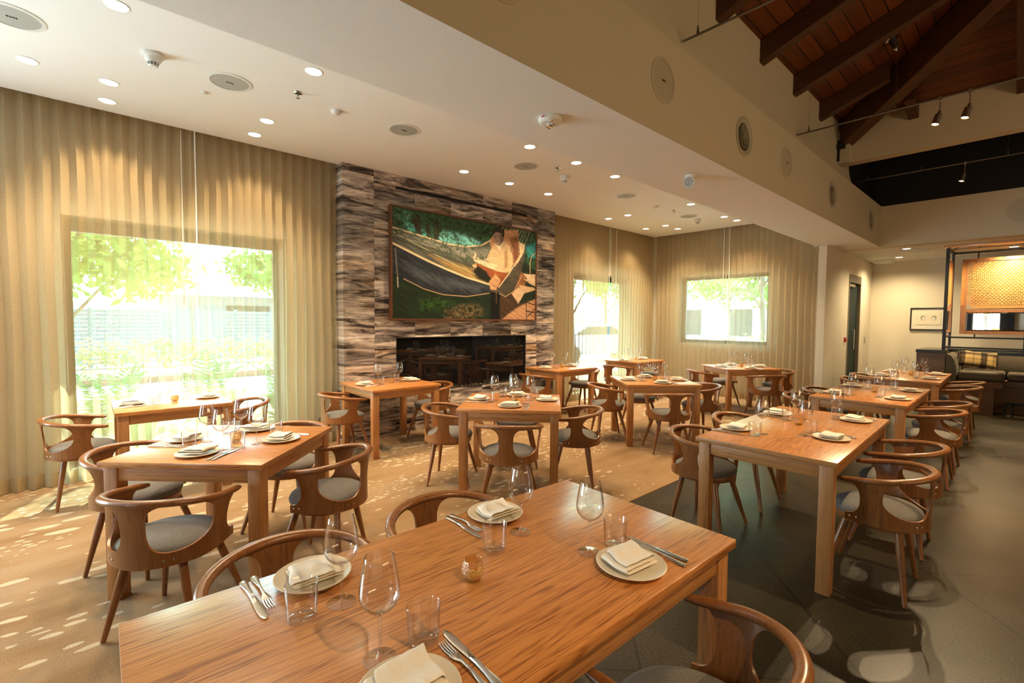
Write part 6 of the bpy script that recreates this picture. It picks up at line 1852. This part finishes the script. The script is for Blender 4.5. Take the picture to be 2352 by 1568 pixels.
# neighbouring building and fence
M['housewall'] = plain('grey_house_wall', (0.30, 0.31, 0.32), 0.8)
M['houseroof'] = plain('pale_tiled_roof', (0.75, 0.74, 0.72), 0.8, noise=0.08, nscale=8)
root = empty('neighbour_house', (-24, 10, -0.1)); tag(root, 'grey house with a pale tiled roof beyond the garden', 'building')
b = MB(); b.box(-4, 2, -8, 8, 0, 2.7); b.build('house_wall', M['housewall'], root, smooth=False)
b = MB(); b.add([(3, -9, 2.5), (3, 9, 2.5), (-1, 9, 4.6), (-1, -9, 4.6), (-5, -9, 2.5), (-5, 9, 2.5)], [(0, 1, 2, 3), (3, 2, 5, 4)]); b.build('house_roof', M['houseroof'], root, smooth=False, solid=0.15)
for yy in (-5, 0, 5):
    b = MB(); b.box(2.0, 2.03, yy - 0.8, yy + 0.8, 0.9, 2.1); b.build('house_window', M['bronze'], root, smooth=False)
b = MB()
for k in range(14): b.box(-19.6, -19.55, -12 + 0, 6, 0.0 + k * 0.125, 0.11 + k * 0.125)
for k in range(10): b.box(-19.7, -19.6, -12 + k * 2, -11.9 + k * 2, -0.1, 1.8)
o = b.build('slat_fence', M['housewall'], smooth=False); tag(o, 'dark grey slat fence behind the hedge', 'fence')
root = empty('white_wall_building', (-9.5, 23.5, -0.1)); tag(root, 'pale building outside the far square window', 'building')
b = MB(); b.box(-4, 5, 0, 4, 0, 3.4); b.build('building_wall', plain('pale_stucco', (0.55, 0.56, 0.55), 0.8), root, smooth=False)
for xx in (-2.5, 0.0, 2.5):
    b = MB(); b.box(xx - 0.6, xx + 0.6, -0.03, 0.0, 0.9, 2.2); b.build('building_window', M['bronze'], root, smooth=False)
# parked car outside the tall narrow window
root = empty('parked_car', (-11.6, 15.0, -0.1), R(62)); tag(root, 'white car parked outside the tall narrow window', 'car')
M['carpaint'] = plain('white_car_paint', (0.8, 0.8, 0.82), 0.25)
prof = [(-2.1, 0.35), (-2.15, 0.65), (-2.0, 0.92), (-1.35, 1.02), (-0.75, 1.42), (0.35, 1.46), (1.05, 1.05), (1.95, 0.88), (2.15, 0.65), (2.1, 0.35)]
MY = Matrix(((1, 0, 0, 0), (0, 0, 1, 0), (0, 1, 0, 0), (0, 0, 0, 1)))
b = MB(); b.prism(prof, -0.85, 0.85, MY); b.build('car_body', M['carpaint'], root, bevel=0.08)
for sy in (-1, 1):
    b = MB(); b.prism([(-1.2, 1.05), (-0.72, 1.36), (0.3, 1.39), (0.85, 1.08)], sy * 0.853 - 0.003, sy * 0.853 + 0.003, MY); b.build('side_window', M['bronze'], root, smooth=False)
b = MB(); b.add([(0.45, -0.7, 1.43), (0.45, 0.7, 1.43), (1.08, 0.76, 1.06), (1.08, -0.76, 1.06)], [(0, 1, 2, 3)]); b.build('windscreen', M['bronze'], root, smooth=False, solid=0.02)
for sx in (-1.3, 1.3):
    for sy in (-0.78, 0.78):
        b = MB(); b.lathe([(0.001, -0.1), (0.32, -0.1), (0.33, 0.0), (0.32, 0.1), (0.001, 0.1)], 24, M=Matrix.Translation((sx, sy, 0.33)) @ Matrix.Rotation(R(90), 4, 'X')); b.build('wheel', M['black'], root)
# small trims that touch the photo: outlet in the curtain side of the stone wall
b = MB(); b.lathe([(0.035, 0), (0.035, -0.008), (0.03, -0.012), (0.001, -0.012)], 20, M=Matrix.Rotation(R(90), 4, 'Y')); o = b.build('wall_outlet_disc', M['jamb']); o.location = (-5.60, 2.02, 0.30); tag(o, 'small dark oval disc at the curtain next to the stone wall', 'disc')
